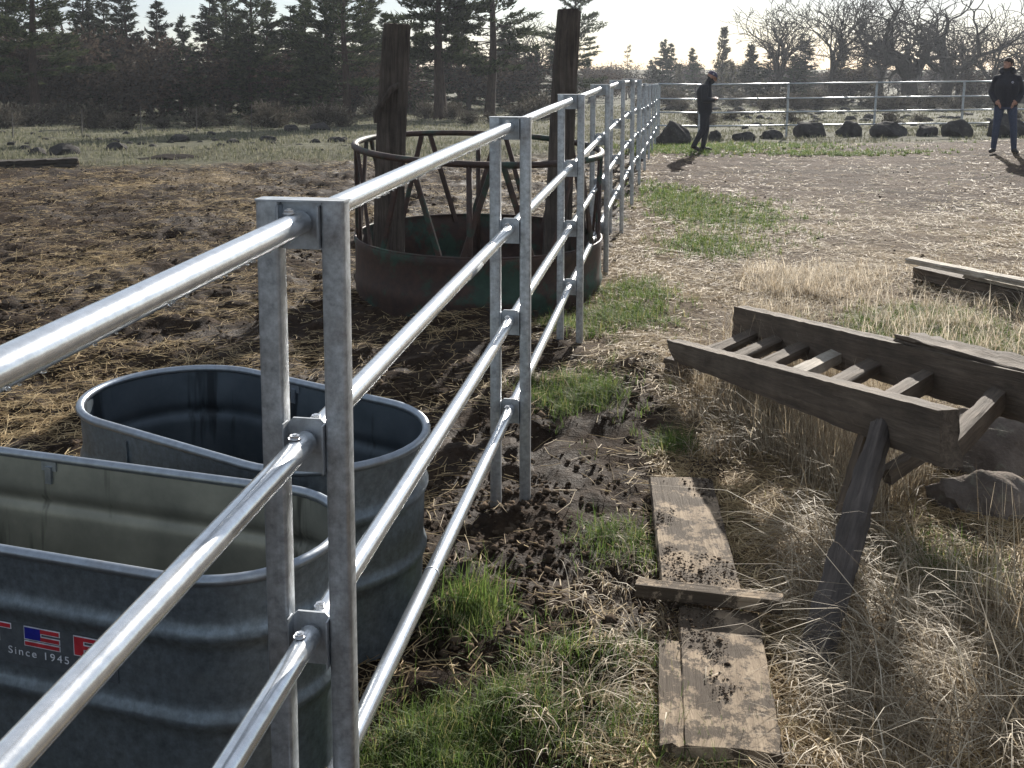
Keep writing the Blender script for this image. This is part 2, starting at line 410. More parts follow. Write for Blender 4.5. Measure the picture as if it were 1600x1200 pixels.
# ------------------------------------------------------------------ ground sheet
GREEN = [(960, 508, .34, .45, 1.0), (985, 470, .3, .4, .6), (893, 622, .26, .3, 1.0), (930, 625, .12, .12, .9), (690, 1160, .20, .17, 1.0), (640, 1190, .2, .12, 1.0), (880, 1050, .25, .16, .35), (830, 1120, .2, .12, .4),
         (960, 850, .15, .2, .5), (1120, 335, .8, 1.5, 1.0), (1110, 385, .45, .6, 1.0), (1060, 310, .4, 1.5, .8), (1050, 700, .1, .12, .8), (1150, 225, 2.6, 1.6, .8), (1060, 232, 1.3, 1.3, .8), (1290, 240, 1.8, .5, .6),
         (1480, 530, .7, .45, 1.0), (1540, 560, .5, .4, 1.0), (1480, 905, .22, .25, .9), (1440, 500, .5, .3, .7), (1000, 1160, .25, .2, .7), (745, 965, .12, .16, .8), (880, 520, .14, .2, .5)]
GREEN_W = []
for px, py, rx, ry, a in GREEN:
    p = atz(px, py); GREEN_W.append((p.x, p.y, rx, ry, a))
def greens(x, y):
    g = np.zeros_like(np.asarray(x, float))
    for cx, cy, rx, ry, a in GREEN_W: g = np.maximum(g, a * np.exp(-(((x - cx) / rx) ** 2 + ((y - cy) / ry) ** 2)))
    return g
def lines(fine0, fine1, step, lo, hi, growth, mid):
    c = list(np.arange(fine0, fine1, step)); s = step; v = c[-1]
    while v < hi: s *= growth if abs(v) < mid else 1.08; v += s; c.append(v)
    s = step; v = c[0]; pre = []
    while v > lo: s *= growth if abs(v) < mid else 1.12; v -= s; pre.append(v)
    return np.array(pre[::-1] + c)
gx = lines(-2.6, 3.0, .035, -900, 900, 1.02, 11); gy = lines(2.0, 8.0, .032, -60, 1600, 1.008, 32)
X, Y = np.meshgrid(gx, gy); Z = Hg(X, Y)
far = sstep(60, 140, np.hypot(X, Y)); Z = Z * (1 - far) + macro(X, Y) * far
nx, ny = len(gx), len(gy)
V = np.stack([X.ravel(), Y.ravel(), Z.ravel()], 1)
ii = (np.arange(ny - 1)[:, None] * nx + np.arange(nx - 1)[None, :]).ravel()
faces = np.stack([ii, ii + 1, ii + nx + 1, ii + nx], 1)
gm = np_mesh('ground', V, faces, np.full(len(faces), 4), 'ground_soil', True)
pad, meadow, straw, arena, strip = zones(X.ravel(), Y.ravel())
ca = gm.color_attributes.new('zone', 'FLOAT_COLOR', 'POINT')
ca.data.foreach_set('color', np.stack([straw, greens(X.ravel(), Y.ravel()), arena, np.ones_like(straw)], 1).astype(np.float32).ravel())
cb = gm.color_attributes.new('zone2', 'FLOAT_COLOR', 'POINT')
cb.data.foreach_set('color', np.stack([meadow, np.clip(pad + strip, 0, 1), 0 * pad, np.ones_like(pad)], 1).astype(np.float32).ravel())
ground = link_mesh('ground', gm); tag(ground, 'trampled dark mud, straw litter and thin grass of the paddock', 'ground', kind='structure')

# ------------------------------------------------------------------ galvanized pipe fence
FY = [-0.55, 1.75, 3.9, 6.05, 8.2, 10.35, 12.5, 14.65, 16.8, 18.95, 21.1, 23.25, 25.35, 27.4]
FTOP = [1.395, 1.466, 1.504, 1.533, 1.556, 1.562, 1.551, 1.518, 1.43, 1.385, 1.345, 1.31, 1.28, 1.27]
RAIL_OFF = (.040, .430, .790, 1.145)
FT = Vector((math.sin(math.atan(.165)), math.cos(math.atan(.165)), 0)); FN = Vector((FT.y, -FT.x, 0))
def rrect(hx, hy, r, n=3):
    pts = []
    for cx, cy, a0 in ((hx - r, hy - r, 0), (-hx + r, hy - r, 90), (-hx + r, -hy + r, 180), (hx - r, -hy + r, 270)):
        for i in range(n + 1):
            a = R(a0 + 90 * i / n); pts.append((cx + r * math.cos(a), cy + r * math.sin(a)))
    return pts
def prism(mb, prof, base, ax, ay, az, h, mi=0):
    n = len(prof); vs = [base + ax * p[0] + ay * p[1] for p in prof]; vs += [v + az * h for v in vs]
    fs = [(i, (i + 1) % n, n + (i + 1) % n, n + i) for i in range(n)] + [tuple(range(n - 1, -1, -1)), tuple(range(n, 2 * n))]
    mb.add(vs, fs, mi)
UP = Vector((0, 0, 1))
fence = empty('pipe_fence', (float(xf(3.9)), 3.9, 0))
tag(fence, 'galvanized four-rail pipe fence with doubled posts running from near left into the distance', 'fence')
POSTC = [Vector((float(xf(y)), y, 0)) for y in FY]
rv = random.Random(5)
for k, (c, top) in enumerate(zip(POSTC, FTOP)):
    gz = float(macro(np.array([c.x]), np.array([c.y]))[0])
    for s in (-1, 1):
        mb = MB(); b = c + FN * (s * .0585) + UP * (gz - .12)
        prism(mb, rrect(.0205, .019, .006), b, FN, FT, UP, top - .0045 - b.z)
        o = mb.build('post', 'galvanized_post', fence); smooth_by_angle(o.data, 35)
    mb = MB(); prism(mb, rrect(.0805, .0205, .004, 2), c + UP * (top - .0043), FN, FT, UP, .0035)
    mb.build('cap_plate', 'galvanized_plate', fence)
    for j, off in enumerate(RAIL_OFF):
        z = top - off; hh = .082 if j == 0 else .098
        z1 = top - .006 if j == 0 else z + .040; z0 = z1 - hh
        mb = MB()
        if j == 0: prof = [(-.0375, z0), (.0375, z0), (.0375, z1), (-.0375, z1)]
        else: prof = [(-.0375, z0), (.0375, z0), (.0375, z1 - .012), (.026, z1), (-.026, z1), (-.0375, z1 - .012)]
        n = len(prof); vs = [c + FN * a - FT * .004 + UP * zz for a, zz in prof] + [c + FN * a + FT * .001 + UP * zz for a, zz in prof]
        mb.add(vs, [tuple(range(n)), tuple(range(2 * n - 1, n - 1, -1))] + [(i, (i + 1) % n, n + (i + 1) % n, n + i)[::-1] for i in range(n)])
        for s in (-1, 1):
            mb.box(c + FN * (s * .0358) - FT * .016 + UP * ((z0 + z1) / 2), (.003, .022, hh * .9), Matrix((FN, FT, UP)).transposed())
        pl = mb.build('gusset_plate', 'galvanized_plate', fence)
        if k <= 8:
            for s in ((-1, 1) if k <= 3 else (-1,)):
                lug = MB(); d = FT * s; p = c + UP * (z + .002)
                lug.tube([p + d * .004, p + d * .024, p + d * .026], [.0165, .0165, .010], 10)
                lo = lug.build('rail_lug', 'bolt_steel', pl, True)
                lo.location = Vector()
                bo = MB(); q = p + d * .052 - FN * .004
                bo.tube([q + UP * .010, q + UP * .0265], .0042, 8); bo.tube([q + UP * .0195, q + UP * .0245], .0088, 6); bo.tube([q + UP * .0185, q + UP * .0197], .0115, 12)
                bo.build('bolt', 'bolt_steel', pl)
for k in range(len(POSTC) - 1):
    for j, off in enumerate(RAIL_OFF):
        a = POSTC[k] + UP * (FTOP[k] - off) + FT * .020; b = POSTC[k + 1] + UP * (FTOP[k + 1] - off) - FT * .014
        if k == 7: a += UP * .0
        sag = rv.uniform(-.004, .004); m = (a + b) / 2 + UP * sag
        o = MB().tube([a, a * .75 + b * .25 + UP * sag * .7, m, a * .25 + b * .75 + UP * sag * .7, b], .0208, 20 if k < 4 else 10).build('rail', 'galvanized_rail', fence, True)
        smooth_by_angle(o.data, 50)
        if (k, j) in ((1, 1), (1, 3), (3, 2), (0, 2)):
            f0 = {(1, 1): .62, (1, 3): .40, (3, 2): .5, (0, 2): .3}[(k, j)]
            p = a.lerp(b, f0); MB().tube([p, p + (b - a).normalized() * (.16 if j == 1 else .006)], .0216, 20).build('sleeve', 'galvanized_plate', fence, True)
dm = MB(); rd = random.Random(3)
for k in range(110):
    kk = 0 if k < 60 else 1
    a = POSTC[kk] + UP * (FTOP[kk] - RAIL_OFF[0]); b = POSTC[kk + 1] + UP * (FTOP[kk + 1] - RAIL_OFF[0]); t = rd.uniform(.12, .95)
    if rd.random() < .5: t = round(t * 9) / 9 + rd.gauss(0, .02)
    an = R(rd.gauss(-62, 16)); r = rd.uniform(.0012, .0030); p = a.lerp(b, min(.96, max(.02, t)))
    dm.ellipsoid(p + (FN * math.cos(an) + UP * math.sin(an)) * .0212, (r, r * 1.3, r), nu=8, nv=5)
o = dm.build('water_drops', 'water_drop_clear', fence, True); o['kind'] = 'stuff'

# far cross fence: single round posts, four rails
FARD = 27.4
xs = [(px - 800) / F * FARD * 1.0 for px in (1093, 1230.5, 1368, 1504, 1641, 1778, 1916)]
ff = empty('pipe_fence', (xs[1], FARD, hz(xs[1], FARD)))
tag(ff, 'galvanized four-rail pipe fence with single posts crossing behind the row of boulders', 'fence')
P = [(POSTC[-1].x, FARD, FTOP[-1])]
for i, x in enumerate(xs):
    top = atD(800, 131 - (i) * 1.6, FARD).z; P.append((x, FARD, top))
for i, (x, y, t) in enumerate(P):
    if i == 0: continue
    g = float(macro(np.array([x]), np.array([y]))[0]); lean = (-.02, -.03, -.06, -.05, -.03, -.03, -.03)[i - 1]
    o = MB().tube([(x + lean, y, g - .2), (x, y, t)], .030, 10).build('post', 'galvanized_post', ff, True)
    smooth_by_angle(o.data, 50)
for i in range(len(P) - 1):
    for off in RAIL_OFF:
        a = Vector(P[i]); b = Vector(P[i + 1]); o = -.05
        MB().tube([a + Vector((.03 if i == 0 else 0, o, -off + .02)), b + Vector((0, o, -off + .02))], .0215, 8).build('rail', 'galvanized_post', ff, True)

# ------------------------------------------------------------------ stock tanks
def stadium(hl, r, n=22):
    """closed outline: list of (centre point, outward normal)"""
    out = []
    for i in range(n + 1): a = -math.pi / 2 + math.pi * i / n; out.append((Vector((hl, 0, 0)), Vector((math.cos(a), math.sin(a), 0))))
    m = max(2, int(hl / .06))
    for i in range(1, m): out.append((Vector((hl - 2 * hl * i / m, 0, 0)), Vector((0, 1, 0))))
    for i in range(n + 1): a = math.pi / 2 + math.pi * i / n; out.append((Vector((-hl, 0, 0)), Vector((math.cos(a), math.sin(a), 0))))
    for i in range(1, m): out.append((Vector((-hl + 2 * hl * i / m, 0, 0)), Vector((0, -1, 0))))
    return out
def sweep(mb, path, prof, r, closed=True):
    n = len(prof); k = len(path)
    vs = [c + nn * (r + p[0]) + UP * p[1] for c, nn in path for p in prof]; fs = []
    for i in range(k):
        for j in range(n if closed else n - 1):
            a = i * n + j; b = i * n + (j + 1) % n; c2 = ((i + 1) % k) * n + (j + 1) % n; d = ((i + 1) % k) * n + j
            fs.append((a, d, c2, b))
    mb.add(vs, fs)
def tank(loc, ang, hl, r, H, label, ribs, lining='tank_inside'):
    root = empty('stock_tank', loc); root.rotation_euler = (0, 0, ang)
    tag(root, label, 'stock tank', 'galvanized stock tanks behind the pipe fence')
    path = stadium(hl, r)
    zs = np.linspace(.0, H - .012, 46)
    def rib(z): return sum(h * math.exp(-((z - zc) / w) ** 2) for zc, w, h in ribs)
    taper = lambda z: -.022 * (1 - z / H)
    prof = [(taper(z) + rib(z), z) for z in zs]
    mb = MB(); sweep(mb, path, prof, r, False); w = link_mesh('wall', mb.mesh('wall', 'tank_steel', True), root)
    prof2 = [(taper(z) + rib(z) - .003, z) for z in zs[::-1]]
    mb = MB(); sweep(mb, path, prof2, r, False)
    k = len(path); mb.add([c + nn * (r - .03) + UP * .03 for c, nn in path], [tuple(range(k))])
    link_mesh('inside_lining', mb.mesh('inside_lining', lining, True), root)
    mb = MB(); sweep(mb, path, [(.013 * math.cos(a), H - .012 + .013 * math.sin(a)) for a in np.linspace(0, 2 * math.pi, 13)[:-1]][::-1], r)
    link_mesh('rim', mb.mesh('rim', 'tank_rim', True), root)
    mb = MB(); mb.box((-hl * .6, -r - .003 + .004, H * .5), (.005, .006, H * .85)); 
    link_mesh('seam', mb.mesh('seam', 'tank_steel'), root)
    mb = MB(); mb.box((-.1, r - .003, H - .03), (.05, .012, .035)); mb.box((-.1, r - .008, H - .06), (.02, .012, .05))
    link_mesh('rim_joint', mb.mesh('rim_joint', 'tank_rim'), root)
    return root
T_RIBS = [(.463, .018, .015), (.258, .018, .015)]
TA = R(-16.9); tr = .25; thl = .66; tc = Vector((-1.30, 2.562, 0))
tank1 = tank((tc.x, tc.y, -.02), TA, thl, tr, .61, 'galvanized oval stock tank with red lettering on its side, nearest the camera', T_RIBS)
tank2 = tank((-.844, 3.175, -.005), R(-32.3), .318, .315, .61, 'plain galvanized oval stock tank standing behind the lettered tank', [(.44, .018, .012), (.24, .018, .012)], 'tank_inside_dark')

# lettering on the near tank (front face, local y = -r)
def on_tank(mb_or_me, name, mat, parent):
    return link_mesh(name, mb_or_me.mesh(name, mat) if isinstance(mb_or_me, MB) else mb_or_me, parent)
bpy.context.view_layer.update()
def tank_front_x(px, py, z):
    """local x on the tank's front face seen at a pixel"""
    Mi = tank1.matrix_world.inverted(); o = Mi @ Vector((0, 0, HC)); d = Mi.to_3x3() @ ray(px, py)
    t = (-tr + .01 - o.y) / d.y; return (o + d * t)
e0 = tank_front_x(40, 972, 0); e1 = tank_front_x(95, 1008, 0); rr_ = tank_front_x(117, 980, 0)
zt = .415; hE = .044; wE = e1.x - e0.x; FYL = -tr - .003
dec = MB(); dec.box(((e0.x - .55 + rr_.x + .10) / 2, FYL + .0112, zt - .042), (rr_.x + .13 - e0.x + .55, .003, .108)); DEC = on_tank(dec, 'decal', 'decal_grey', tank1)
DY = FYL + .0090
def rects(lst, y):
    mb = MB()
    for x0, z0, x1, z1 in lst: mb.box(((x0 + x1) / 2, y, (z0 + z1) / 2), (x1 - x0, .0008, z1 - z0))
    return mb
def letter(shape, x, w, part_col):
    """strokes on a 0..1 grid, with a white edge behind"""
    o = .0022; mk = lambda g, y: rects([(x + a * w - g, zt - hE + b * hE - g, x + c * w + g, zt - hE + d * hE + g) for a, b, c, d in shape], y)
    wl_ = on_tank(mk(o, DY - .0003), 'letter', 'decal_white', DEC); 
    for q, (a, b, c, d) in enumerate(shape):
        pass
    mb = mk(0, DY - .0012); me = mb.mesh('letter_face', part_col); return link_mesh('letter_face', me, DEC)
T_S = [(0, .78, 1, 1), (.36, 0, .64, .78)]
E_S = [(0, 0, 1, .2), (.46, .36, 1, .56), (.46, .78, 1, 1)]
R_S = [(0, 0, .26, 1), (.26, .8, 1, 1), (.76, .45, 1, .8), (.26, .36, 1, .56), (.55, 0, .85, .36)]
letter(T_S, e0.x - wE * 1.42, wE, 'decal_red'); letter(E_S, e0.x, wE, 'decal_red'); letter(R_S, rr_.x, wE, 'decal_red')
letter([(0, .36, .46, 1)], e0.x, wE, 'decal_blue')
letter(T_S[:1] + [(0, 0, .26, 1), (.74, 0, 1, 1)], e0.x - wE * 3, wE, 'decal_red') if False else None
cu = bpy.data.curves.new('t', 'FONT'); cu.body = 'Since 1945'; cu.size = .026; cu.space_character = 1.3; cu.extrude = .0003; cu.align_x = 'LEFT'
to = bpy.data.objects.new('t', cu); COL.objects.link(to); bpy.context.view_layer.update()
tm = bpy.data.meshes.new_from_object(to.evaluated_get(bpy.context.evaluated_depsgraph_get())); bpy.data.objects.remove(to)
tm.transform(Matrix.Rotation(R(90), 4, 'X')); sx = tank_front_x(15, 1010, 0).x; wtx = max(v.co.x for v in tm.vertices); tm.transform(Matrix.Diagonal((.172 / wtx, 1, 1, 1)))
tm.transform(Matrix.Translation((sx, DY - .001, zt - hE - .028))); tm.materials.clear(); tm.materials.append(MATS['decal_white'])
link_mesh('lettering', tm, DEC)

# ------------------------------------------------------------------ hay ring feeder and the old posts inside it
FC = Vector((-.255, 7.78, 0)); FR = .935
froot = empty('hay_feeder', (FC.x, FC.y, 0)); tag(froot, 'rusty green round hay feeder with slanted bars around the old posts', 'hay feeder')
def fz(a, z): return z - .045 * (-math.sin(a)) * (z / 1.1) - .035 * math.cos(a) * (z / 1.1)       # it leans towards the camera and the fence
def fp(a, z, r=FR): return Vector((FC.x + r * math.cos(a), FC.y + r * math.sin(a), fz(a, z)))
A = [2 * math.pi * i / 48 for i in range(49)]
MB().tube([fp(a, 1.085) for a in A], .024, 10, False).build('top_ring', 'feeder_bar', froot, True)
mb = MB(); vs = []; fs = []
zz = [-.06, .06, .10, .14, .36, .40, .415]; dr = [0, 0, .012, 0, 0, .012, .004]
for r_off in (0, -.004):
    o = len(vs)
    for a in A:
        for z, d in zip(zz, dr): vs.append(fp(a, z, FR + .004 + d + r_off))
    n = len(zz)
    for i in range(48):
        for j in range(n - 1): q = (o + i * n + j, o + (i + 1) * n + j, o + (i + 1) * n + j + 1, o + i * n + j + 1); fs.append(q if r_off == 0 else q[::-1])
mb.add(vs, fs); mb.build('sheet_skirt', 'feeder_sheet', froot, True)
MB().tube([fp(a, .418, FR + .004) for a in A], .009, 8, False).build('skirt_rim', 'feeder_bar', froot, True)
nb = 9
for i in range(nb):
    a0 = 2 * math.pi * i / nb + R(160); sp = 2 * math.pi / nb
    for s in (-1, 1):
        mb = MB(); p = fp(a0 + s * sp * .06, 1.07); q = fp(a0 + s * sp * .40, .36, FR - .008)
        rad = Vector((math.cos(a0), math.sin(a0), 0)); tan = Vector((-rad.y, rad.x, 0)); ax = (q - p).normalized(); ay = rad.cross(ax).normalized()
        prism(mb, rrect(.020, .010, .004, 2), p, ay, rad, ax, (q - p).length); o = mb.build('slant_bar', 'feeder_bar', froot); smooth_by_angle(o.data, 40)
for a in (R(180), R(2), R(92), R(268)):
    MB().tube([fp(a, -.03, FR - .028), fp(a, 1.08, FR - .004)], .021, 10).build('upright', 'feeder_bar', froot, True)

def old_post(name, base, top, w0, w1, seed, label):
    root = empty(name, base); tag(root, label, 'wooden post', 'old timber posts standing in the feeder')
    rn = np.random.default_rng(seed); n = 26; rows = 40
    prof0 = rn.uniform(.82, 1.1, n); groove = rn.uniform(0, 1, n); groove[rn.integers(0, n, 4)] = -2.2
    base = Vector(base); top = Vector(top); vs = []; fs = []
    for i in range(rows + 1):
        t = i / rows; c = base.lerp(top, t) - base; c.x += .02 * math.sin(3 * t + seed) - .02 * math.sin(seed); w = w0 + (w1 - w0) * t
        for j in range(n):
            a = 2 * math.pi * j / n; sq = 1 / max(abs(math.cos(a)), abs(math.sin(a))) ** .85
            r = w * .5 * prof0[j] * sq * (1 + .03 * math.sin(7 * t + j) + .02 * groove[j] * (1 + .5 * math.sin(4 * t + j)) + rn.uniform(-.012, .012))
            zt_ = c.z + (.008 * math.cos(a + seed) + rn.uniform(-.004, .004) if i == rows else 0)
            vs.append((c.x + r * math.cos(a), c.y + r * math.sin(a) * .9, zt_))
    for i in range(rows):
        for j in range(n): a = i * n + j; b = i * n + (j + 1) % n; fs.append((a, b, b + n, a + n))
    vs.append((vs[rows * n][0] * 0 + (top - base).x, (top - base).y, (top - base).z + .004)); ti = len(vs) - 1
    for j in range(n): fs.append((rows * n + j, rows * n + (j + 1) % n, ti))
    mb = MB(); mb.add(vs, fs); me = mb.mesh('shaft', 'old_post_wood'); smooth_by_angle(me, 28); link_mesh('shaft', me, root)
    return root
pa_b = atD(611, 370, 7.85); pa_t = atD(623, 38, 7.85); ex = (pa_b - pa_t) / (pa_t.z - pa_b.z)
pA = old_post('wooden_post', pa_b + ex * (pa_b.z + .1) , pa_t, .235, .185, 3, 'old split timber post at the feeder, left one with a wood scrap on its side')
mb = MB(); s0 = atD(588, 176, 7.74) - pA.location; s1 = atD(613, 138, 7.72) - pA.location
mb.tube([s0 + Vector((-.0, 0, -.08)), s0, s1, s1 + Vector((.05, .03, .03))], [.02, .028, .026, .02], 7); link_mesh('scrap', mb.mesh('scrap', 'old_post_wood'), pA)
pb_b = atD(868, 400, 7.95); pb_t = atD(897, 16, 7.95); ex = (pb_b - pb_t) / (pb_t.z - pb_b.z)
pB = old_post('wooden_post', pb_b + ex * (pb_b.z + .1), pb_t, .225, .17, 8, 'tall old timber post at the feeder right beside the pipe fence')

# ------------------------------------------------------------------ timber with rough faces
def beam_mesh(name, L, w, h, mat, seed=1, rough=.004, taper0=1, taper1=1, bow=0, cut0=0, cut1=0, twist=0):
    rn = np.random.default_rng(seed); n = max(6, int(L / .045)); prof = []
    ny_, nz_ = 4, 5
    for i in range(ny_): prof.append((-.5 + i / ny_, -.5))
    for i in range(nz_): prof.append((.5, -.5 + i / nz_))
    for i in range(ny_): prof.append((.5 - i / ny_, .5))
    for i in range(nz_): prof.append((-.5, .5 - i / nz_))
    k = len(prof); grain = rn.uniform(-1, 1, k) * rough * .8; vs = []; fs = []
    for i in range(n + 1):
        t = i / n; tp = taper0 + (taper1 - taper0) * t; tw = twist * t; jit = rn.normal(0, rough * .35, k)
        for j, (a, b) in enumerate(prof):
            corner = (abs(abs(a) - .5) < 1e-6 and abs(abs(b) - .5) < 1e-6)
            sc = 1 - (.03 if corner else 0)
            y = a * w * sc; z = b * h * tp * sc; l = math.hypot(a, b) or 1
            y += (grain[j] + jit[j]) * a / l; z += (grain[j] + jit[j]) * b / l
            y, z = y * math.cos(tw) - z * math.sin(tw), y * math.sin(tw) + z * math.cos(tw)
            x = L * t + (cut0 * b * h if i == 0 else 0) + (cut1 * b * h if i == n else 0) + (rn.normal(0, rough) if i in (0, n) else 0)
            vs.append((x, y, z + bow * 4 * t * (1 - t)))
    for i in range(n):
        for j in range(k): a = i * k + j; b = i * k + (j + 1) % k; fs.append((a, b, b + k, a + k))
    fs.append(tuple(range(k - 1, -1, -1))); fs.append(tuple(n * k + j for j in range(k)))
    mb = MB(); mb.add(vs, fs); me = mb.mesh(name, mat); smooth_by_angle(me, 38); return me
def frame_of(p0, p1, up=UP):
    x = (Vector(p1) - Vector(p0)).normalized(); z = (Vector(up) - x * x.dot(Vector(up))).normalized(); y = z.cross(x)
    M = Matrix((x, y, z)).transposed().to_4x4(); M.translation = Vector(p0); return M
def timber(name, p0, p1, w, h, mat, parent=None, up=UP, **kw):
    L = (Vector(p1) - Vector(p0)).length; o = link_mesh(name, beam_mesh(name, L, w, h, mat, **kw), parent)
    M = frame_of(p0, p1, up)
    o.matrix_basis = (Matrix.Translation(-root_of(parent)) @ M) if parent else M
    return o

# ------------------------------------------------------------------ the old timber chute frame
A0 = atz(1058, 520, .30); A1 = Vector((1.33, 3.12, 0)); A1 = atD(1487, 641, 3.12)
B0 = atz(1155, 478, .36); B1 = atD(1600, 572, 3.62)
BH = .185
ramp_root = empty('chute_frame', (1.3, 4.2, hz(1.3, 4.2))); tag(ramp_root, 'broken weathered timber ramp frame propped on a splayed leg over dry grass', 'ramp frame')
dn = Vector((0, 0, -BH / 2))
timber('side_beam', A0 + dn, A1 + dn, .075, BH, 'weathered_timber', ramp_root, seed=2, taper0=.55, rough=.005, cut0=-.6)
Bdir = (B1 - B0).normalized(); Bmid = B0 + Bdir * ((B1 - B0).length * .66); B2 = B1 + Bdir * .55
timber('side_beam', B0 + dn, B1 + Bdir * .45 + dn + Vector((0, 0, -.02)), .07, BH, 'weathered_timber', ramp_root, seed=5, rough=.006, cut0=.2)
timber('split_slab', Bmid + Vector((.035, .0, .012)), B1 + Bdir * .4 + Vector((.06, .02, -.03)), .115, .03, 'weathered_timber', ramp_root, seed=9, rough=.009, twist=.35)
for i, t in enumerate((.10, .22, .34, .47, .61, .78, .97)):
    a = A0.lerp(A1, t) + Vector((.02, .0, -BH * (.62 if i < 6 else .9) )); b = B0.lerp(B1, t * .98 + .01) + Vector((-.02, 0, -BH * .70))
    timber('slat', a, b, .075 if i < 5 else .06, .045 if i < 5 else .075, 'pale_board' if i in (3,) else 'weathered_timber', ramp_root, seed=20 + i)
lt = atD(1378, 706, 3.42); lf = atz(1262, 1062, .0)
lf.z = hz(lf.x, lf.y) - .03
timber('leg', lt + Vector((0, 0, .10)), lf, .055, .088, 'leg_timber', ramp_root, up=(0.3, -1, .3), seed=31, rough=.009, taper0=.55, taper1=1.08)
timber('leg', atD(1358, 690, 3.55) + Vector((0, 0, .05)), Vector((1.20, 3.62, hz(1.2, 3.62) - .04)), .05, .06, 'weathered_timber', ramp_root, up=(0, -1, 0), seed=33)
timber('brace', atD(1385, 745, 3.62), atD(1520, 655, 3.95), .04, .06, 'weathered_timber', ramp_root, seed=35)
timber('leg', Vector((B1.x + .09, B1.y - .33, B1.z - .1)), Vector((B1.x + .22, B1.y - .42, hz(B1.x + .22, B1.y - .42) - .05)), .06, .09, 'leg_timber', ramp_root, up=(0, -1, 0), seed=37)
timber('skid', Vector((A0.x - .02, A0.y + .05, .09)), Vector((B0.x + .02, B0.y + .05, .10)), .10, .10, 'weathered_timber', ramp_root, seed=39)

# boards on the ground
def gp(px, py, dz=0): p = G(px, py); p.z += dz; return p
def board(name, a, b, w, h, mat, label, cat, seed, dz=.02, z0=None, z1=None):
    a = Vector(a); b = Vector(b)
    a.z = (float(macro(np.array([a.x]), np.array([a.y]))[0]) + dz) if z0 is None else z0
    b.z = (float(macro(np.array([b.x]), np.array([b.y]))[0]) + dz) if z1 is None else z1
    o = timber(name, a, b, w, h, mat, None, seed=seed, rough=.003); tag(o, label, cat, 'muddy boards lying on the path'); return o
a = (atz(1020, 752, .03) + atz(1108, 757, .03)) / 2; b = (atz(1022, 935, .03) + atz(1178, 952, .03)) / 2
board('plank', a, b, .25, .035, 'grey_board', 'mud-spattered wide plank lying farthest along the path, before the ramp frame', 'plank', 41, z0=.035, z1=.03)
c0 = atz(1052, 1000, .04); c1 = atz(1046, 1172, .04)
board('plank', atz(1046, 1003, .04), atz(1050, 1172, .04), .060, .034, 'grey_board', 'narrow plank on the left edge of the nearest muddy plank', 'plank', 42, z0=.028, z1=.035)
board('plank', atz(1122, 955, .04), atz(1147, 1180, .04), .238, .036, 'grey_board', 'wide muddy plank nearest the camera, half in shade', 'plank', 43, z0=.028, z1=.036)
board('batten', atz(995, 918, .07), atz(1222, 948, .07), .05, .045, 'grey_board', 'narrow batten lying across the muddy planks', 'batten', 44, z0=.07, z1=.078)
# two pale timbers off to the right
p0 = atz(1422, 400, .2); p1 = atz(1620, 438, .22); p1 += (p1 - p0) * .5
o = timber('timber', p0 + Vector((0, 0, -.03)), p1 + Vector((0, 0, -.03)), .10, .04, 'pale_board', None, seed=51); tag(o, 'pale sunlit timber lying highest in the dry grass at right', 'timber', 'timbers in the dry grass')
p0 = atz(1424, 418, .1); p1 = atz(1610, 462, .1); p1 += (p1 - p0) * .5
o = timber('timber', p0 + Vector((.05, -.02, -.03)), p1 + Vector((.05, -.02, -.03)), .12, .09, 'weathered_timber', None, seed=52); tag(o, 'dark timber beneath the pale timber in the dry grass', 'timber', 'timbers in the dry grass')
p0 = atz(1500, 428, .12); p1 = atz(1610, 452, .12); p1 += (p1 - p0) * .6
o = timber('timber', p0 + Vector((.0, -.12, .01)), p1 + Vector((.0, -.12, .01)), .09, .03, 'pale_board', None, seed=53); tag(o, 'thin pale board nearest the camera in the right-hand timber pile', 'board', 'timbers in the dry grass')
# log at the far left meadow edge
l0 = gp(-60, 268); l1 = gp(120, 260)
o = timber('log', l0 + Vector((0, 0, .05)), l1 + Vector((0, 0, .05)), .30, .15, 'log_wood', None, seed=61, rough=.02); tag(o, 'dark fallen log at the left edge where mud meets meadow', 'log')

# ------------------------------------------------------------------ rocks
def rock_mesh(name, size, seed, mat, sub=3, sharp=.35, cuts=7, k0=.62):
    rn = np.random.default_rng(seed); bm = bmesh.new(); bmesh.ops.create_icosphere(bm, subdivisions=sub, radius=1)
    planes = []
    for i in range(cuts):
        d = Vector(rn.normal(size=3)); d.z = abs(d.z) * .8 if i % 2 else d.z; d.normalize(); planes.append((d, rn.uniform(k0, .90)))
    for v in bm.verts:
        p = v.co.copy()
        for d, k in planes:
            e = p.dot(d) - k
            if e > 0: p -= d * e * .92
        q = p * 2.3; nn = float(fbm(np.array([q.x + q.z * .7 + seed]), np.array([q.y - q.z * .6]), 4, seed % 13)[0]) - .5
        p *= 1 + nn * sharp
        if p.z < -.45: p.z = -.45 + (p.z + .45) * .2
        v.co = p
    lo = [min(v.co[i] for v in bm.verts) for i in range(3)]; hi = [max(v.co[i] for v in bm.verts) for i in range(3)]
    for v in bm.verts:
        q = [(v.co[i] - lo[i]) / (hi[i] - lo[i]) for i in range(3)]; v.co = Vector(((q[0] - .5) * 2 * size[0], (q[1] - .5) * 2 * size[1], (q[2] * 1.1 - .1) * size[2]))
    me = bpy.data.meshes.new(name); bm.to_mesh(me); bm.free(); me.materials.append(MATS[mat]); smooth_by_angle(me, 30); return me
BOULD = [(1052, 226, 56, 40), (1118, 221, 22, 20), (1163, 220, 36, 16), (1208, 217, 36, 16), (1270, 214, 54, 26), (1331, 213, 42, 26), (1395, 214, 60, 24), (1453, 213, 34, 18), (1503, 214, 50, 30), (1580, 214, 60, 38), (1655, 216, 52, 30)]
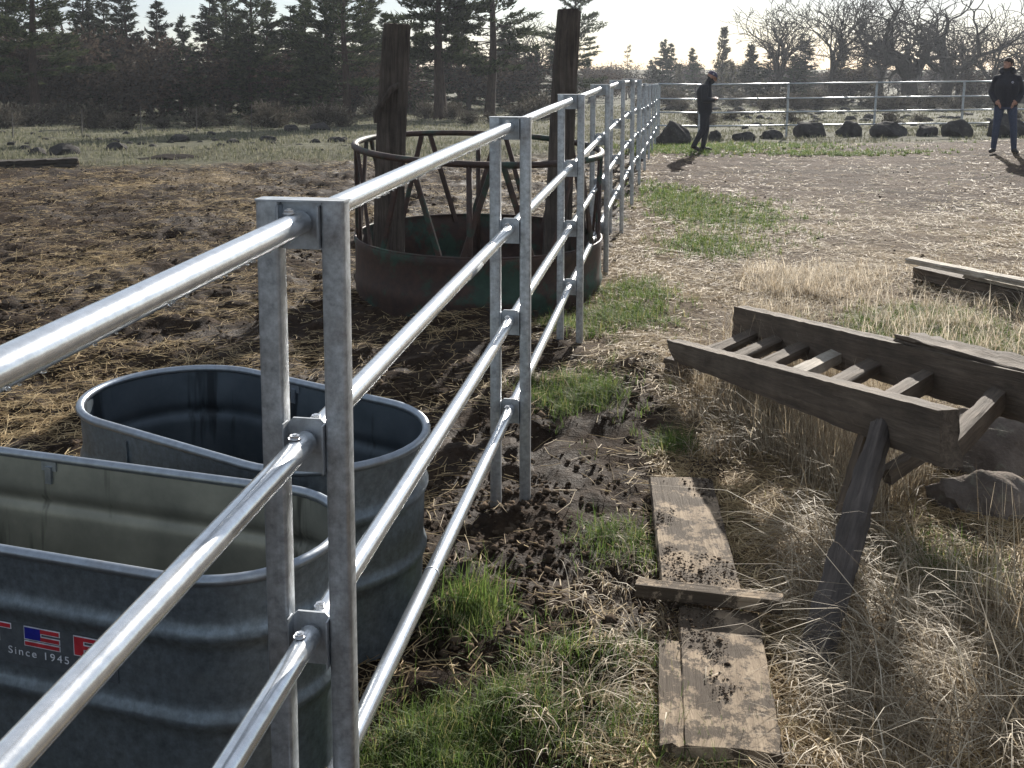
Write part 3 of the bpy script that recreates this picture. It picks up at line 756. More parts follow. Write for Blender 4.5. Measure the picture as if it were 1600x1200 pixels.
for i, (px, py, w, h) in enumerate(BOULD):
    p = G(px, py); m = p.y / F; me = rock_mesh('boulder', (w * m * .5, w * m * .45, h * m * 1.0), 100 + i, 'basalt', 4, .34, 9, .66)
    o = link_mesh('boulder', me); o.location = (p.x, p.y + w * m * .3, p.z - .03)
    nm = {0: 'biggest dark basalt boulder, beside the end of the long fence', 9: 'large boulder directly behind the man in blue jeans'}.get(i, 'dark basalt boulder, %s from the left in the row along the far fence' % ordn(i + 1))
    tag(o, nm, 'boulder', 'boulders lined up along the far fence')
for i, (px, py, w, h, D, lab) in enumerate([(1572, 752, 175, 118, 4.15, 'big brown stone with a lit top beside the ramp frame'), (1575, 835, 170, 78, 3.75, 'flat-topped stone lying nearest the camera at the right edge'),
                                            (1520, 800, 60, 40, 3.9, 'small stone wedged left of the flat-topped stone')]):
    p = atz(px, py); p = Vector(((px - 800) / F * D, D, 0)); m = D / F
    o = link_mesh('stone', rock_mesh('stone', (w * m * .52, w * m * .38, h * m * 1.0), 140 + i, 'near_stone', 4, .5, 8)); z = atD(px, py, D).z
    o.location = (p.x, p.y + .05, min(z, hz(p.x, p.y)) - .02 if i != 1 else hz(p.x, p.y) - .03); tag(o, lab, 'stone', 'stones by the ramp frame')
protos = [rock_mesh('rock', (1, .8, .75), 160 + i, 'basalt', 2, .45, 6) for i in range(7)]
rr = random.Random(12); SM = []
named = [(60, 240, 34), (40, 232, 22), (108, 228, 14), (184, 233, 40), (180, 222, 16), (222, 226, 14), (238, 228, 14), (258, 205, 16), (324, 215, 16), (364, 225, 26), (345, 228, 16), (418, 221, 28), (394, 225, 10), (468, 225, 12), (492, 222, 22), (528, 221, 34), (500, 203, 40), (455, 205, 30), (330, 210, 18), (155, 219, 14), (136, 264, 12), (15, 230, 12), (100, 240, 60), (280, 222, 40)]
for px, py, w in named: SM.append((px, py, w))
for i in range(64):
    SM.append((rr.uniform(0, 560), rr.uniform(197, 238), rr.uniform(6, 15)))
for i in range(120):
    px = rr.uniform(1030, 1640); SM.append((px, rr.uniform(163, 205) , rr.uniform(6, 20)))
SM.sort()
for i, (px, py, w) in enumerate(SM):
    p = G(px, py); m = p.y / F; o = link_mesh('rock', protos[i % 7]); s = w * m * .5
    o.scale = (s, s, s * rr.uniform(.7, 1.15)); o.location = (p.x, p.y, p.z - .02); o.rotation_euler = (0, 0, rr.uniform(0, 6.28))
    left = px < 700
    tag(o, ('small dark rock, %s rock from the left, in the meadow behind the paddock' if left else 'small dark rock, %s rock from the left, beyond the far fence') % ordn(i + 1) if w < 26 else
        'larger dark rock, %s rock from the left in the meadow behind the paddock' % ordn(i + 1), 'rock', 'rocks in the left meadow' if left else 'rocks beyond the far fence')
p = G(248, 249); me = rock_mesh('soil_mound', (.72, .5, .13), 190, 'soil_dark', 4, .9, 2)
o = link_mesh('soil_mound', me); o.location = (p.x, p.y + .3, p.z - .05); tag(o, 'low dark mound at the edge of the meadow on the left', 'mound')

# ------------------------------------------------------------------ trees
def tri_cloud(centers, dirs, length, width, rn):
    n = len(centers); c = np.asarray(centers); d = np.asarray(dirs); d = d / (np.linalg.norm(d, axis=1, keepdims=True) + 1e-9)
    q = rn.normal(size=(n, 3)); s = np.cross(d, q); s /= (np.linalg.norm(s, axis=1, keepdims=True) + 1e-9)
    L = length * rn.uniform(.6, 1.3, (n, 1)); W = width * rn.uniform(.6, 1.3, (n, 1))
    V = np.stack([c - s * W * .5, c + s * W * .5, c + d * L], 1).reshape(-1, 3); return V
def tri_mesh(name, V, mat): return np_mesh(name, V, np.arange(len(V)), np.full(len(V) // 3, 3), mat)
def conifer(seed, H, r0, start, width, style, mat):
    rn = np.random.default_rng(seed); tb = MB(); lean = rn.normal(0, .02, 2)
    def tp(z): return np.array([lean[0] * z + .12 * math.sin(z * .5 + seed), lean[1] * z, z])
    k = 9; tb.tube([tp(H * i / k) - np.array([0, 0, .3 if i == 0 else 0]) for i in range(k + 1)], [r0 * (1.25 if i == 0 else 1 - .93 * i / k) for i in range(k + 1)], 7)
    C, Dv = [], []; z = start * H; step = {'fir': .32, 'pine': .46, 'young': .34, 'thin': .45}[style]
    while z < H - .15:
        t = (z - start * H) / (H - start * H)
        prof = {'fir': (1 - t) ** .8 * (.55 + .45 * min(1, t * 6)), 'pine': math.sin(math.pi * min(1, .22 + t * .78)) ** .7 * (1.05 - .55 * t), 'young': (1 - t) ** .9, 'thin': (1 - t) ** .6}[style]
        for b in range(rn.integers(3, 6) if style != 'thin' else 3):
            if style == 'pine' and rn.random() < .18: continue
            az = rn.uniform(0, 2 * math.pi); L = width * prof * rn.uniform(.4, 1.2) * (1 + .28 * math.sin(3 * az + z * 1.7 + seed) * (t < .85)) + .12
            if style == 'fir' and rn.random() < .15: continue
            el = {'fir': R(-12) + R(50) * t, 'pine': R(-8) + R(55) * t, 'young': R(15) + R(35) * t, 'thin': R(0) + R(30) * t}[style] + rn.normal(0, .15)
            d = np.array([math.cos(az) * math.cos(el), math.sin(az) * math.cos(el), math.sin(el)]); p0 = tp(z); pts = []
            for q in range(5):
                u = q / 4; pts.append(p0 + d * L * u + np.array([0, 0, (-.10 * L * u * u + (.16 * L * u ** 3 if style == 'pine' else 0.05 * L * u ** 3))]))
            tb.tube(pts, [max(.012, r0 * .17 * (1 - .2 * t) * (1 - .8 * q / 4)) for q in range(5)], 3, False)
            u0 = {'fir': .15, 'pine': .38, 'young': .15, 'thin': .3}[style]; stp = .17 if style != 'pine' else .16
            m = max(2, int(L * (1 - u0) / stp))
            for q in range(m):
                u = u0 + (1 - u0) * (q + rn.random()) / m; i0 = min(3, int(u * 4)); f = u * 4 - i0; p = pts[i0] * (1 - f) + pts[i0 + 1] * f
                side = np.cross(d, [0, 0, 1.0]); side /= np.linalg.norm(side) + 1e-9
                spread = (.34 if style == 'pine' else .22) * L * (1 - u * .5)
                for w_ in range({'fir': 13, 'pine': 15, 'young': 11, 'thin': 6}[style]):
                    off = side * rn.uniform(-1, 1) * spread + rn.normal(0, .05, 3); off[2] += (rn.uniform(-.10, .16) if style == 'pine' else rn.uniform(-.12, .06))
                    C.append(p + off); Dv.append(d * .8 + side * np.sign(off @ side) * .6 + rn.normal(0, .45, 3) + np.array([0, 0, .45 if style == 'pine' else -.1]))
        z += step * rn.uniform(.7, 1.3)
    ln, wd = {'fir': (.34, .125), 'pine': (.36, .12), 'young': (.30, .11), 'thin': (.22, .08)}[style]
    V = tri_cloud(C, Dv, ln, wd, rn)
    return ('conifer', tb.mesh('trunk', 'pine_bark'), tri_mesh('crown', V, mat))
def oak(seed, H, r0, gnarl, levels=6, spread=.62, trunk_frac=.22, leaf=0, rmin=.019, limbs=4):
    rn = np.random.default_rng(seed); tb = MB(); cb = MB(); tips = []
    def grow(p, d, L, r, lev):
        n = 4 if lev < 3 else 3; pts = [p]; q = p.copy(); dd = d.copy()
        for i in range(n):
            dd = dd + rn.normal(0, gnarl * (.4 if lev == 0 else 1), 3); dd[2] += .06 if lev < 4 else .02
            dd /= np.linalg.norm(dd); q = q + dd * L / n; pts.append(q.copy())
        r1 = max(rmin, r * .7)
        (tb if lev < 2 else cb).tube(pts, [max(rmin, r + (r1 - r) * i / n) for i in range(n + 1)], 7 if lev < 2 else (5 if lev < 3 else 3), False)
        if lev >= levels: tips.append((q, dd)); return
        kids = limbs if lev == 0 else (3 if rn.random() < .4 else 2)
        base_az = rn.uniform(0, 6.28)
        for k in range(kids):
            ref = np.cross(dd, [.3, .2, .9]); ref /= np.linalg.norm(ref) + 1e-9; ref2 = np.cross(dd, ref); az = base_az + 2 * math.pi * k / kids + rn.normal(0, .4)
            ax = ref * math.cos(az) + ref2 * math.sin(az); ang = spread * rn.uniform(.6, 1.3); ang = ang * .35 if (lev == 0 and k == 0) else ang
            nd = dd * math.cos(ang) + ax * math.sin(ang); nd[2] = max(nd[2], .1) if lev < 2 else nd[2]
            nd /= np.linalg.norm(nd); grow(q, nd, L * rn.uniform(.68, .92), r1 * (rn.uniform(.72, .95) if lev < 3 else rn.uniform(.6, .85)), lev + 1)
        if lev >= 1:
            for k in range(2):
                i = rn.integers(1, n); ax = rn.normal(size=3); ax -= dd * (ax @ dd); ax /= np.linalg.norm(ax) + 1e-9; nd = dd * .65 + ax * .75; nd /= np.linalg.norm(nd)
                if lev + 2 <= levels: grow(pts[i], nd, L * rn.uniform(.45, .7), r1 * .5, min(levels, lev + 2))
    grow(np.array([0, 0, -.3]), np.array([rn.normal(0, .06), rn.normal(0, .06), 1.0]), H * trunk_frac + .3, r0, 0)
    tm_ = tb.mesh('trunk', 'oak_bark', True)
    if leaf:
        C = []; Dv = []
        for q, dd in tips:
            for w_ in range(leaf): C.append(q + rn.normal(0, .26, 3)); Dv.append(dd + rn.normal(0, .8, 3))
        V = tri_cloud(C, Dv, .20, .12, rn); o = len(cb.v); cb.v += [tuple(v) for v in V]
        for i in range(0, len(V), 3): cb.f.append((o + i, o + i + 1, o + i + 2)); cb.mi.append(1)
        cm = cb.mesh('crown', ['oak_bark', 'brown_leaf'])
    else: cm = cb.mesh('crown', 'oak_bark')
    sc = H / max(v[2] for v in cb.v)
    for me in (tm_, cm): me.transform(Matrix.Scale(sc, 4))
    return ('oak', tm_, cm)
PROTO = {
    'fir1': conifer(1, 11, .20, .05, 2.7, 'fir', 'fir_needle'), 'fir2': conifer(2, 12, .22, .07, 3.0, 'fir', 'fir_needle'), 'fir3': conifer(3, 9, .17, .04, 2.3, 'fir', 'pine_needle'),
    'pine1': conifer(4, 14, .30, .16, 3.0, 'pine', 'pine_needle'), 'pine2': conifer(5, 13, .27, .30, 2.7, 'pine', 'pine_needle'), 'pine3': conifer(6, 15, .32, .22, 3.4, 'pine', 'pine_needle'),
    'young1': conifer(7, 6, .11, .05, 1.3, 'young', 'pale_needle'), 'young2': conifer(8, 5, .10, .05, 1.35, 'young', 'pale_needle'), 'thin': conifer(9, 5.2, .07, .2, .5, 'thin', 'pale_needle'),
    'oak1': oak(11, 9, .24, .12, trunk_frac=.2, spread=.6), 'oak2': oak(12, 10, .25, .09, trunk_frac=.25, spread=.48), 'oak3': oak(13, 8.5, .42, .30, levels=5, spread=.8, trunk_frac=.17),
    'oak4': oak(14, 9, .38, .24, levels=5, spread=.72, trunk_frac=.2), 'oak5': oak(15, 8, .2, .14, spread=.6),
    'brush1': oak(16, 6.5, .15, .2, levels=5, leaf=9, spread=.75, trunk_frac=.12, limbs=5), 'brush2': oak(17, 7.5, .17, .18, levels=5, leaf=9, spread=.7, trunk_frac=.14, limbs=5),
}
PH = {'fir1': 11, 'fir2': 12, 'fir3': 9, 'pine1': 14, 'pine2': 13, 'pine3': 15, 'young1': 6, 'young2': 5, 'thin': 5.2, 'oak1': 9, 'oak2': 10, 'oak3': 8.5, 'oak4': 9, 'oak5': 8, 'brush1': 6.5, 'brush2': 7.5}
WORDS = {'fir': 'dense dark fir', 'pine': 'tall open-branched pine', 'young': 'young pale-needled pine', 'thin': 'thin spindly sapling', 'oak': 'bare leafless oak', 'brush': 'brown twiggy oak'}
TREES = []   # (kind, px of the trunk, top pixel row, distance)
for px, top, D, kd in [(60, -120, 44, 'pine3'), (18, -60, 52, 'pine1'), (135, -30, 58, 'fir2'), (170, -10, 60, 'fir1'), (205, -25, 56, 'fir2'), (252, 2, 56, 'fir1'), (330, -8, 60, 'fir2'), (358, -30, 62, 'pine1'), (300, 25, 66, 'fir3'),
                       (395, -40, 56, 'pine2'), (422, 0, 60, 'fir1'), (455, 8, 58, 'fir2'), (480, -10, 54, 'fir3'), (515, -60, 52, 'pine3'), (540, -80, 50, 'pine1'), (572, -20, 58, 'fir2'), (605, 20, 66, 'fir1'),
                       (683, -190, 44, 'pine2'), (690, -150, 45, 'pine2'), (765, -160, 47, 'pine3'), (655, 30, 60, 'fir3'), (720, 20, 62, 'fir1'), (898, -30, 68, 'pine1'), (828, 75, 70, 'fir3'), (795, 40, 64, 'fir2'),
                       (30, 40, 64, 'fir1'), (85, 0, 62, 'fir3'), (-20, -40, 50, 'pine2'), (-60, -20, 54, 'fir2'),
                       (100, 30, 50, 'brush1'), (150, 22, 52, 'fir1'), (195, 35, 54, 'brush1'), (240, 70, 50, 'brush2'), (285, 60, 56, 'fir3'), (345, 60, 58, 'brush2'), (395, 30, 54, 'fir3'), (435, 75, 56, 'brush2'), (500, 35, 52, 'fir3'), (550, 70, 54, 'brush2'), (640, 60, 58, 'fir3'), (730, 60, 60, 'brush2'), (815, 85, 64, 'brush1'), (55, 80, 52, 'brush2'), (10, 45, 48, 'brush1'),
                       (838, 22, 72, 'oak5'), (865, 70, 70, 'fir1'),
                       (978, 66, 105, 'thin'), (948, 112, 100, 'brush1'), (1035, 62, 110, 'fir3'), (1047, 68, 112, 'fir1'), (1018, 100, 105, 'young2'), (1086, 75, 112, 'fir3'), (1060, 100, 105, 'young1'), (1128, 42, 105, 'young1'), (1165, 66, 100, 'young2'), (1140, 95, 98, 'young2'), (1180, 72, 100, 'fir3'),
                       (1212, -15, 88, 'oak1'), (1255, 52, 95, 'fir2'), (1240, 85, 92, 'fir3'), (1293, -70, 84, 'oak2'), (1200, 80, 96, 'fir1'), (1312, 60, 95, 'young1'), (1345, 75, 92, 'young2'), (1418, -30, 72, 'oak3'), (1468, -30, 80, 'oak4'), (1370, -20, 86, 'oak5'), (1545, 5, 80, 'oak5'), (1495, 15, 84, 'oak1'), (1590, 40, 84, 'oak4'), (1330, 100, 90, 'brush1'), (1520, 100, 84, 'brush2'), (1625, 30, 84, 'oak1'), (1680, 40, 86, 'oak2'),
                       (1005, 118, 118, 'brush2'), (1110, 112, 110, 'brush1'), (920, 100, 88, 'brush2')]:
    TREES.append((kd, px, top, D))
# the wood goes on behind: a far row that closes the gaps between trunks
fr = random.Random(44)
for i in range(26): TREES.append((fr.choice(['fir1', 'pine1', 'fir3', 'pine2']), -40 + i * 34 + fr.uniform(-12, 12), fr.uniform(45, 95), fr.uniform(74, 92)))
for i in range(30): TREES.append((fr.choice(['brush1', 'fir3', 'brush2']), 880 + i * 27 + fr.uniform(-9, 9), fr.uniform(88, 112), fr.uniform(118, 150)))
TREES.sort(key=lambda t: t[1])
tr_r = random.Random(9)
for i, (kd, px, top, D) in enumerate(TREES):
    x = (px - 800) / F * D; y = D; z = float(macro(np.array([x]), np.array([y]))[0]); H = atD(px, top, D).z - z
    kind, tme, cme = PROTO[kd]; root = empty('conifer_tree' if kind == 'conifer' else 'oak_tree', (x, y, z))
    s = H / PH[kd]; sw = min(max(s, .75), 1.5) if kd[:3] != 'oak' else s * 1.2; root.scale = (sw, sw, s); root.rotation_euler = (0, 0, tr_r.uniform(0, 6.28))
    link_mesh('trunk', tme, root); link_mesh('crown', cme, root)
    w = WORDS[''.join(c for c in kd if not c.isdigit())]
    tag(root, '%s, %s tree from the left along the wood' % (w, ordn(i + 1)), 'tree', 'trees of the wood behind the fields')

# sagebrush and low shrubs at the wood's edge
def shrub(seed):
    rn = np.random.default_rng(seed); tb = MB(); C = []; Dv = []
    for i in range(46):
        az = rn.uniform(0, 6.28); el = rn.uniform(.35, 1.4); d = np.array([math.cos(az) * math.cos(el), math.sin(az) * math.cos(el), math.sin(el)]); L = rn.uniform(.5, 1.0)
        pts = [d * L * u + rn.normal(0, .03, 3) for u in (0, .35, .7, 1)]; tb.tube(pts, [.02, .014, .009, .004], 3, False)
        for q in range(16): u = rn.uniform(.4, 1.05); C.append(d * L * u + rn.normal(0, .09, 3)); Dv.append(d + rn.normal(0, .7, 3))
    return tb.mesh('stems', 'oak_bark'), tri_mesh('foliage', tri_cloud(C, Dv, .16, .05, rn), 'sage_leaf')
SH = [shrub(70 + i) for i in range(4)]; shr = random.Random(21); SL = []
for i in range(38): SL.append((shr.uniform(-20, 880), shr.uniform(36, 52), shr.uniform(.45, 1.15)))
for i in range(46): SL.append((shr.uniform(1000, 1620), shr.uniform(56, 88), shr.uniform(.6, 1.4)))
for i in range(10): SL.append((shr.uniform(900, 1620), shr.uniform(33, 46), shr.uniform(.4, .7)))
SL.sort()
for i, (px, D, s) in enumerate(SL):
    x = (px - 800) / F * D; root = empty('shrub', (x, D, hz(x, D) - .05)); root.scale = (s * shr.uniform(.9, 1.5), s * 1.2, s); root.rotation_euler = (0, 0, shr.uniform(0, 6.28))
    a, b = SH[i % 4]; link_mesh('stems', a, root); link_mesh('foliage', b, root)
    tag(root, 'grey-brown bush, %s bush from the left in the undergrowth at the %s trees' % (ordn(i + 1), 'left-hand' if px < 890 else 'right-hand'), 'bush', 'bushes under the left-hand trees' if px < 890 else 'bushes under the right-hand trees')
for i, (px, py, h) in enumerate([(20, 218, 42), (128, 212, 40), (220, 207, 40), (307, 206, 38), (393, 206, 44), (489, 200, 42)]):
    p = G(px, py); m = p.y / F; mb = MB(); b = Vector((p.x, p.y, p.z - .3)); t = Vector((p.x + .02, p.y, p.z + h * m))
    mb.tube([b, t], .013, 6); mb.box((b + t) / 2 + Vector((0, .015, 0)), (.010, .03, (t - b).length))
    o = mb.build('fence_stake', 'post_paint', None, origin=(p.x, p.y, p.z)); tag(o, 'thin dark stake in the left meadow, %s from the left' % ordn(i + 1), 'stake', 'stakes along the meadow edge')

# ------------------------------------------------------------------ straw, clods, grass
def strips(P, AZ, L, W, TILT, curl):
    n = len(P); d = np.stack([np.cos(AZ), np.sin(AZ), np.sin(TILT)], 1); s = np.stack([-np.sin(AZ), np.cos(AZ), np.zeros(n)], 1)
    c = curl[:, None] * s * L[:, None]
    a = P - d * L[:, None] / 2; m = P + c; b = P + d * L[:, None] / 2; w = s * W[:, None] / 2; up = np.zeros((n, 3)); up[:, 2] = W * .35
    V = np.stack([a - w, a + up, a + w, m - w, m + up, m + w, b - w * .7, b + up * .7, b + w * .7], 1).reshape(-1, 3)
    o = (np.arange(n) * 9)[:, None]
    Fq = np.concatenate([o + np.array([q]) for q in ([0, 1, 4, 3], [1, 2, 5, 4], [3, 4, 7, 6], [4, 5, 8, 7])], 1).reshape(-1, 4)
    return V, Fq
def scatter(n, ylo, yhi, uspan=.62, rn=RNG):
    y = np.exp(rn.uniform(np.log(ylo), np.log(yhi), n)); y = y ** 1.0; x = rn.uniform(-uspan, uspan, n) * (y + 1.2); return x, y
def straw_litter():
    rn = np.random.default_rng(77); x, y = scatter(420000, 1.9, 24, rn=rn)
    pad, meadow, straw, arena, strip = zones(x, y); s = x - xf(y)
    clump = fbm(x * 1.7, y * 1.7, 3, 61)
    dens = np.where(s > 0, straw * 1.15 * (1 - .5 * arena) + .06, straw * .85 + .11) * (.3 + 1.5 * sstep(.35, .65, clump)) * (1 - meadow) + .30 * np.exp(-((y - 4.4) / .9) ** 2) * (s < -.2) * sstep(.42, .58, clump)
    dens = dens * (1 - .7 * np.exp(-((s - .12) / .33) ** 2) * sstep(5.6, 4.6, y))  # fewer loose straws at the fence foot too: wet mud plus painted-in shade
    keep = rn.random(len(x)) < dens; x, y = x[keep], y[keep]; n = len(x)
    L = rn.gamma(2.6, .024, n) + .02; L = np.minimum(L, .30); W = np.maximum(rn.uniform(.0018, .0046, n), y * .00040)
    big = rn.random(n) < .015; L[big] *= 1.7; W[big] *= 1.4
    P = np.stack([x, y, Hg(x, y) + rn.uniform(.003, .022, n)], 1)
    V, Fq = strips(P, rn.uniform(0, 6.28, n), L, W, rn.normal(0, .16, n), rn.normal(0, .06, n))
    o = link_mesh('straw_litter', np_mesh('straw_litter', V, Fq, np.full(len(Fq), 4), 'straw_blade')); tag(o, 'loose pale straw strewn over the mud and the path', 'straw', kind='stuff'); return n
n_straw = straw_litter()
def clod_litter():
    rn = np.random.default_rng(78); x, y = scatter(70000, 1.9, 17, rn=rn); pad, meadow, straw, arena, strip = zones(x, y)
    keep = rn.random(len(x)) < np.clip(pad * .55 + strip * .6 + .03, 0, 1) * (.2 + 1.2 * sstep(.4, .65, fbm(x * 2.5, y * 2.5, 3, 66))); x, y = x[keep], y[keep]; n0 = len(x); nb = 5000
    yb = rn.uniform(2.5, 4.15, nb); xb = yb * .14 + .03 + rn.uniform(0, .27, nb); kb = rn.uniform(0, .13, nb) < np.clip(fbm(xb * 9, yb * 5, 4, 71) - .47, 0, .13); kb = np.where(kb, .6, 0) > .50; x = np.concatenate([x, xb[kb]]); y = np.concatenate([y, yb[kb]]); n = len(x)
    r = np.minimum(rn.gamma(1.8, .0035, n) + .003, .024) * (1 + y * .03); r[n0:] *= rn.uniform(.10, .42, n - n0); base = np.array([[1, 0, 0], [-.5, .87, 0], [-.5, -.87, 0], [.3, .4, .8], [-.6, .1, .7], [.35, -.5, .75], [0, 0, -.6]])
    V = base[None] * r[:, None, None] * rn.uniform(.6, 1.3, (n, 7, 1)); a = rn.uniform(0, 6.28, n); ca_, sa = np.cos(a)[:, None], np.sin(a)[:, None]
    V = np.stack([V[..., 0] * ca_ - V[..., 1] * sa, V[..., 0] * sa + V[..., 1] * ca_, V[..., 2] * .8], 2) + np.stack([x, y, np.where(np.arange(n) >= n0, .0545, Hg(x, y) + r * .15)], 1)[:, None]
    T = np.array([[3, 4, 5], [0, 1, 3], [1, 4, 3], [1, 2, 4], [2, 5, 4], [2, 0, 5], [0, 3, 5], [0, 6, 1], [1, 6, 2], [2, 6, 0]])
    Ff = (np.arange(n) * 7)[:, None, None] + T[None]
    o = link_mesh('mud_clods', np_mesh('mud_clods', V.reshape(-1, 3), Ff.reshape(-1, 3), np.full(n * 10, 3), 'mud_clod')); tag(o, 'crumbled dark mud clods trodden over the paddock', 'mud', kind='stuff')
clod_litter()
def blades(x, y, h, w, az, bend, z=None, segs=3):
    n = len(x); z = Hg(x, y) - .01 if z is None else z; lv = np.linspace(0, 1, segs + 1); d = np.stack([np.cos(az), np.sin(az)], 1); s = np.stack([-np.sin(az), np.cos(az)], 1)
    rows = []
    for t in lv:
        ang = bend * t; hor = h * t * np.sin(ang); ver = h * t * np.cos(ang); wd = w * (1 - t) * .5 + w * .06
        c = np.stack([x + d[:, 0] * hor, y + d[:, 1] * hor, z + ver], 1); sw = np.stack([s[:, 0] * wd, s[:, 1] * wd, 0 * wd], 1); rows += [c - sw, c + sw]
    k = 2 * (segs + 1); V = np.stack(rows, 1).reshape(-1, 3); o = (np.arange(n) * k)[:, None]
    Fq = np.concatenate([o + np.array([[2 * i, 2 * i + 1, 2 * i + 3, 2 * i + 2]]) for i in range(segs)], 1).reshape(-1, 4); return V, Fq
class Grass:
    def __init__(s): s.V = []; s.F = []; s.o = 0
    def add(s, V, Fq): s.V.append(V); s.F.append(Fq + s.o); s.o += len(V)
    def build(s, name, mat, label, cat):
        V = np.concatenate(s.V); Fq = np.concatenate(s.F); o = link_mesh(name, np_mesh(name, V, Fq, np.full(len(Fq), 4), mat)); tag(o, label, cat, kind='stuff'); return o
rn = np.random.default_rng(91)
gg = Grass()
for (cx, cy, rx, ry, a) in GREEN_W:
    n = int(min(9000, 5200 * a * math.sqrt(rx * ry) / .45 * (1 if cy < 8 else .8))); tx = cx + rn.normal(0, rx * .55, n // 14); ty = cy + rn.normal(0, ry * .55, n // 14)
    x = np.repeat(tx, 14) + rn.normal(0, .022, n // 14 * 14); y = np.repeat(ty, 14) + rn.normal(0, .022, n // 14 * 14); m = len(x)
    hh = .075 if cy < 5 else .08
    gg.add(*blades(x, y, hh * rn.uniform(.35, 1.35, m), np.maximum(.0030, y * .0006) * rn.uniform(.7, 1.3, m), rn.uniform(0, 6.28, m), rn.uniform(.2, 1.35, m)))
p = atz(742, 962); n = 190
gg.add(*blades(p.x + rn.normal(0, .035, n), p.y + rn.normal(0, .04, n), rn.uniform(.08, .21, n), rn.uniform(.003, .006, n), rn.uniform(0, 6.28, n), rn.uniform(.05, .8, n)))
x, y = scatter(16000, 2.2, 16, rn=rn); s = x - xf(y); keep = (s > .15) & (fbm(x * 1.2, y * 1.2, 3, 88) > .56); x, y = x[keep], y[keep]; m = len(x)
gg.add(*blades(x, y, rn.uniform(.02, .07, m), np.maximum(.003, y * .0006), rn.uniform(0, 6.28, m), rn.uniform(.3, 1.4, m), segs=2))
gg.build('green_grass', 'green_blade', 'short fresh green grass growing in patches along the path', 'grass')
mg = Grass(); y = np.exp(rn.uniform(np.log(16), np.log(75), 90000)); x = rn.uniform(-.62, .62, len(y)) * y
pad, meadow, *_ = zones(x, y); keep = (meadow > .5) & (fbm(x * .8, y * .8, 3, 97) > .42); x, y = x[keep], y[keep]; m = len(x)
mg.add(*blades(x, y, rn.uniform(.05, .14, m), y * .0011, rn.uniform(0, 6.28, m), rn.uniform(.2, 1.0, m), segs=2))
mg.build('meadow_grass', 'meadow_blade', 'pale short meadow grass between the rocks behind the paddock', 'grass')
dg = Grass(); pg = Grass(); CUR = [None]
def dry(px, py, rx, ry, n, h0, h1, b0, b1, azm=None, azs=3.0, w=.0036, tuft=20, free=False):
    c = atz(px, py); n = int(n * .42); k = max(1, n // tuft); tx = c.x + rn.normal(0, rx, k); ty = c.y + rn.normal(0, ry, k); ok = np.ones(k, bool)
    ok &= (tx - xf(ty)) > (.22 if free else .35)
    ok &= ~((tx > 1.42) & (tx < 2.5) & (ty > 3.25) & (ty < 4.45))
    if not free: ok &= tx / ty > np.where(ty < 4.2, .295, np.where(ty < 5.8, .165, .21))
    tx, ty = tx[ok], ty[ok]; k = len(tx); sp = .028 + .03 * rn.random(k); x = np.repeat(tx, tuft) + rn.normal(0, 1, k * tuft) * np.repeat(sp, tuft); y = np.repeat(ty, tuft) + rn.normal(0, 1, k * tuft) * np.repeat(sp, tuft); m = len(x)
    base = np.repeat(rn.uniform(0, 6.28, k) if azm is None else rn.normal(azm, azs, k), tuft); az = base + rn.normal(0, .8, m); hs = np.repeat(rn.uniform(.45, 1.15, k), tuft)
    (CUR[0] or dg).add(*blades(x, y, rn.uniform(h0, h1, m) * hs, np.maximum(w * rn.uniform(.5, 1.5, m), y * .00045), az, rn.uniform(b0, b1, m), segs=4))
CUR[0] = pg
dry(1240, 450, .22, .30, 4200, .08, .30, .5, 1.55)
dry(1320, 440, .30, .35, 3600, .06, .26, .6, 1.56)
dry(1210, 490, .2, .2, 1600, .06, .24, .6, 1.56)
dry(1450, 520, .6, .45, 4200, .06, .26, .5, 1.56)
dry(1570, 560, .4, .4, 3000, .10, .36, .3, 1.5)
dry(1560, 500, .6, .4, 2600, .08, .30, .4, 1.5)
dry(1400, 430, .6, .4, 2000, .04, .20, .6, 1.56)
CUR[0] = None
dry(1085, 590, .10, .16, 700, .10, .30, .2, 1.2)
dry(1150, 640, .25, .25, 1600, .10, .35, .6, 1.5)
dry(1290, 820, .26, .30, 3600, .08, .30, 1.0, 1.55, 2.6, 1.2)
dry(1230, 900, .18, .22, 2200, .12, .42, 1.2, 1.57, 2.4, .6)
dry(1400, 920, .25, .28, 3600, .08, .30, 1.0, 1.56, 2.6, 1.4)
dry(1350, 1060, .28, .20, 3600, .06, .28, 1.1, 1.57, 2.8, 1.5)
dry(1500, 1100, .26, .22, 3600, .08, .32, .9, 1.56, 2.4, 1.5)
dry(1570, 960, .12, .2, 700, .2, .55, .1, .7)
dry(1600, 800, .2, .25, 700, .15, .4, .1, .9)
dry(1300, 690, .35, .22, 3600, .06, .22, .8, 1.5)
dry(1200, 680, .20, .25, 1800, .06, .22, .9, 1.55)
dry(1240, 1150, .3, .12, 1400, .05, .2, .9, 1.56)
dry(1450, 1180, .4, .2, 2800, .08, .30, .9, 1.56, 2.6, 1.2)
dry(1400, 1000, .45, .5, 260, .4, .85, 1.0, 1.5, 2.5, .5, .003, 2)
dry(1020, 430, .35, .5, 700, .05, .18, .5, 1.5)
dry(900, 1120, .2, .15, 2200, .05, .18, 1.1, 1.57, free=True)
dry(975, 960, .12, .3, 1200, .05, .16, 1.1, 1.57, free=True)
for t_ in np.linspace(-.05, .62, 8):
    q = B0.lerp(B1, t_); k_ = 380
    dg.add(*blades(q.x + .16 + rn.normal(0, .09, k_), q.y + rn.normal(0, .10, k_), rn.uniform(.18, .46, k_), np.full(k_, .0034), rn.uniform(0, 6.28, k_), rn.uniform(.1, .9, k_), segs=4))
k_ = 4200; ta = rn.uniform(.06, .80, k_); tb_ = rn.uniform(.05, 1.0, k_)
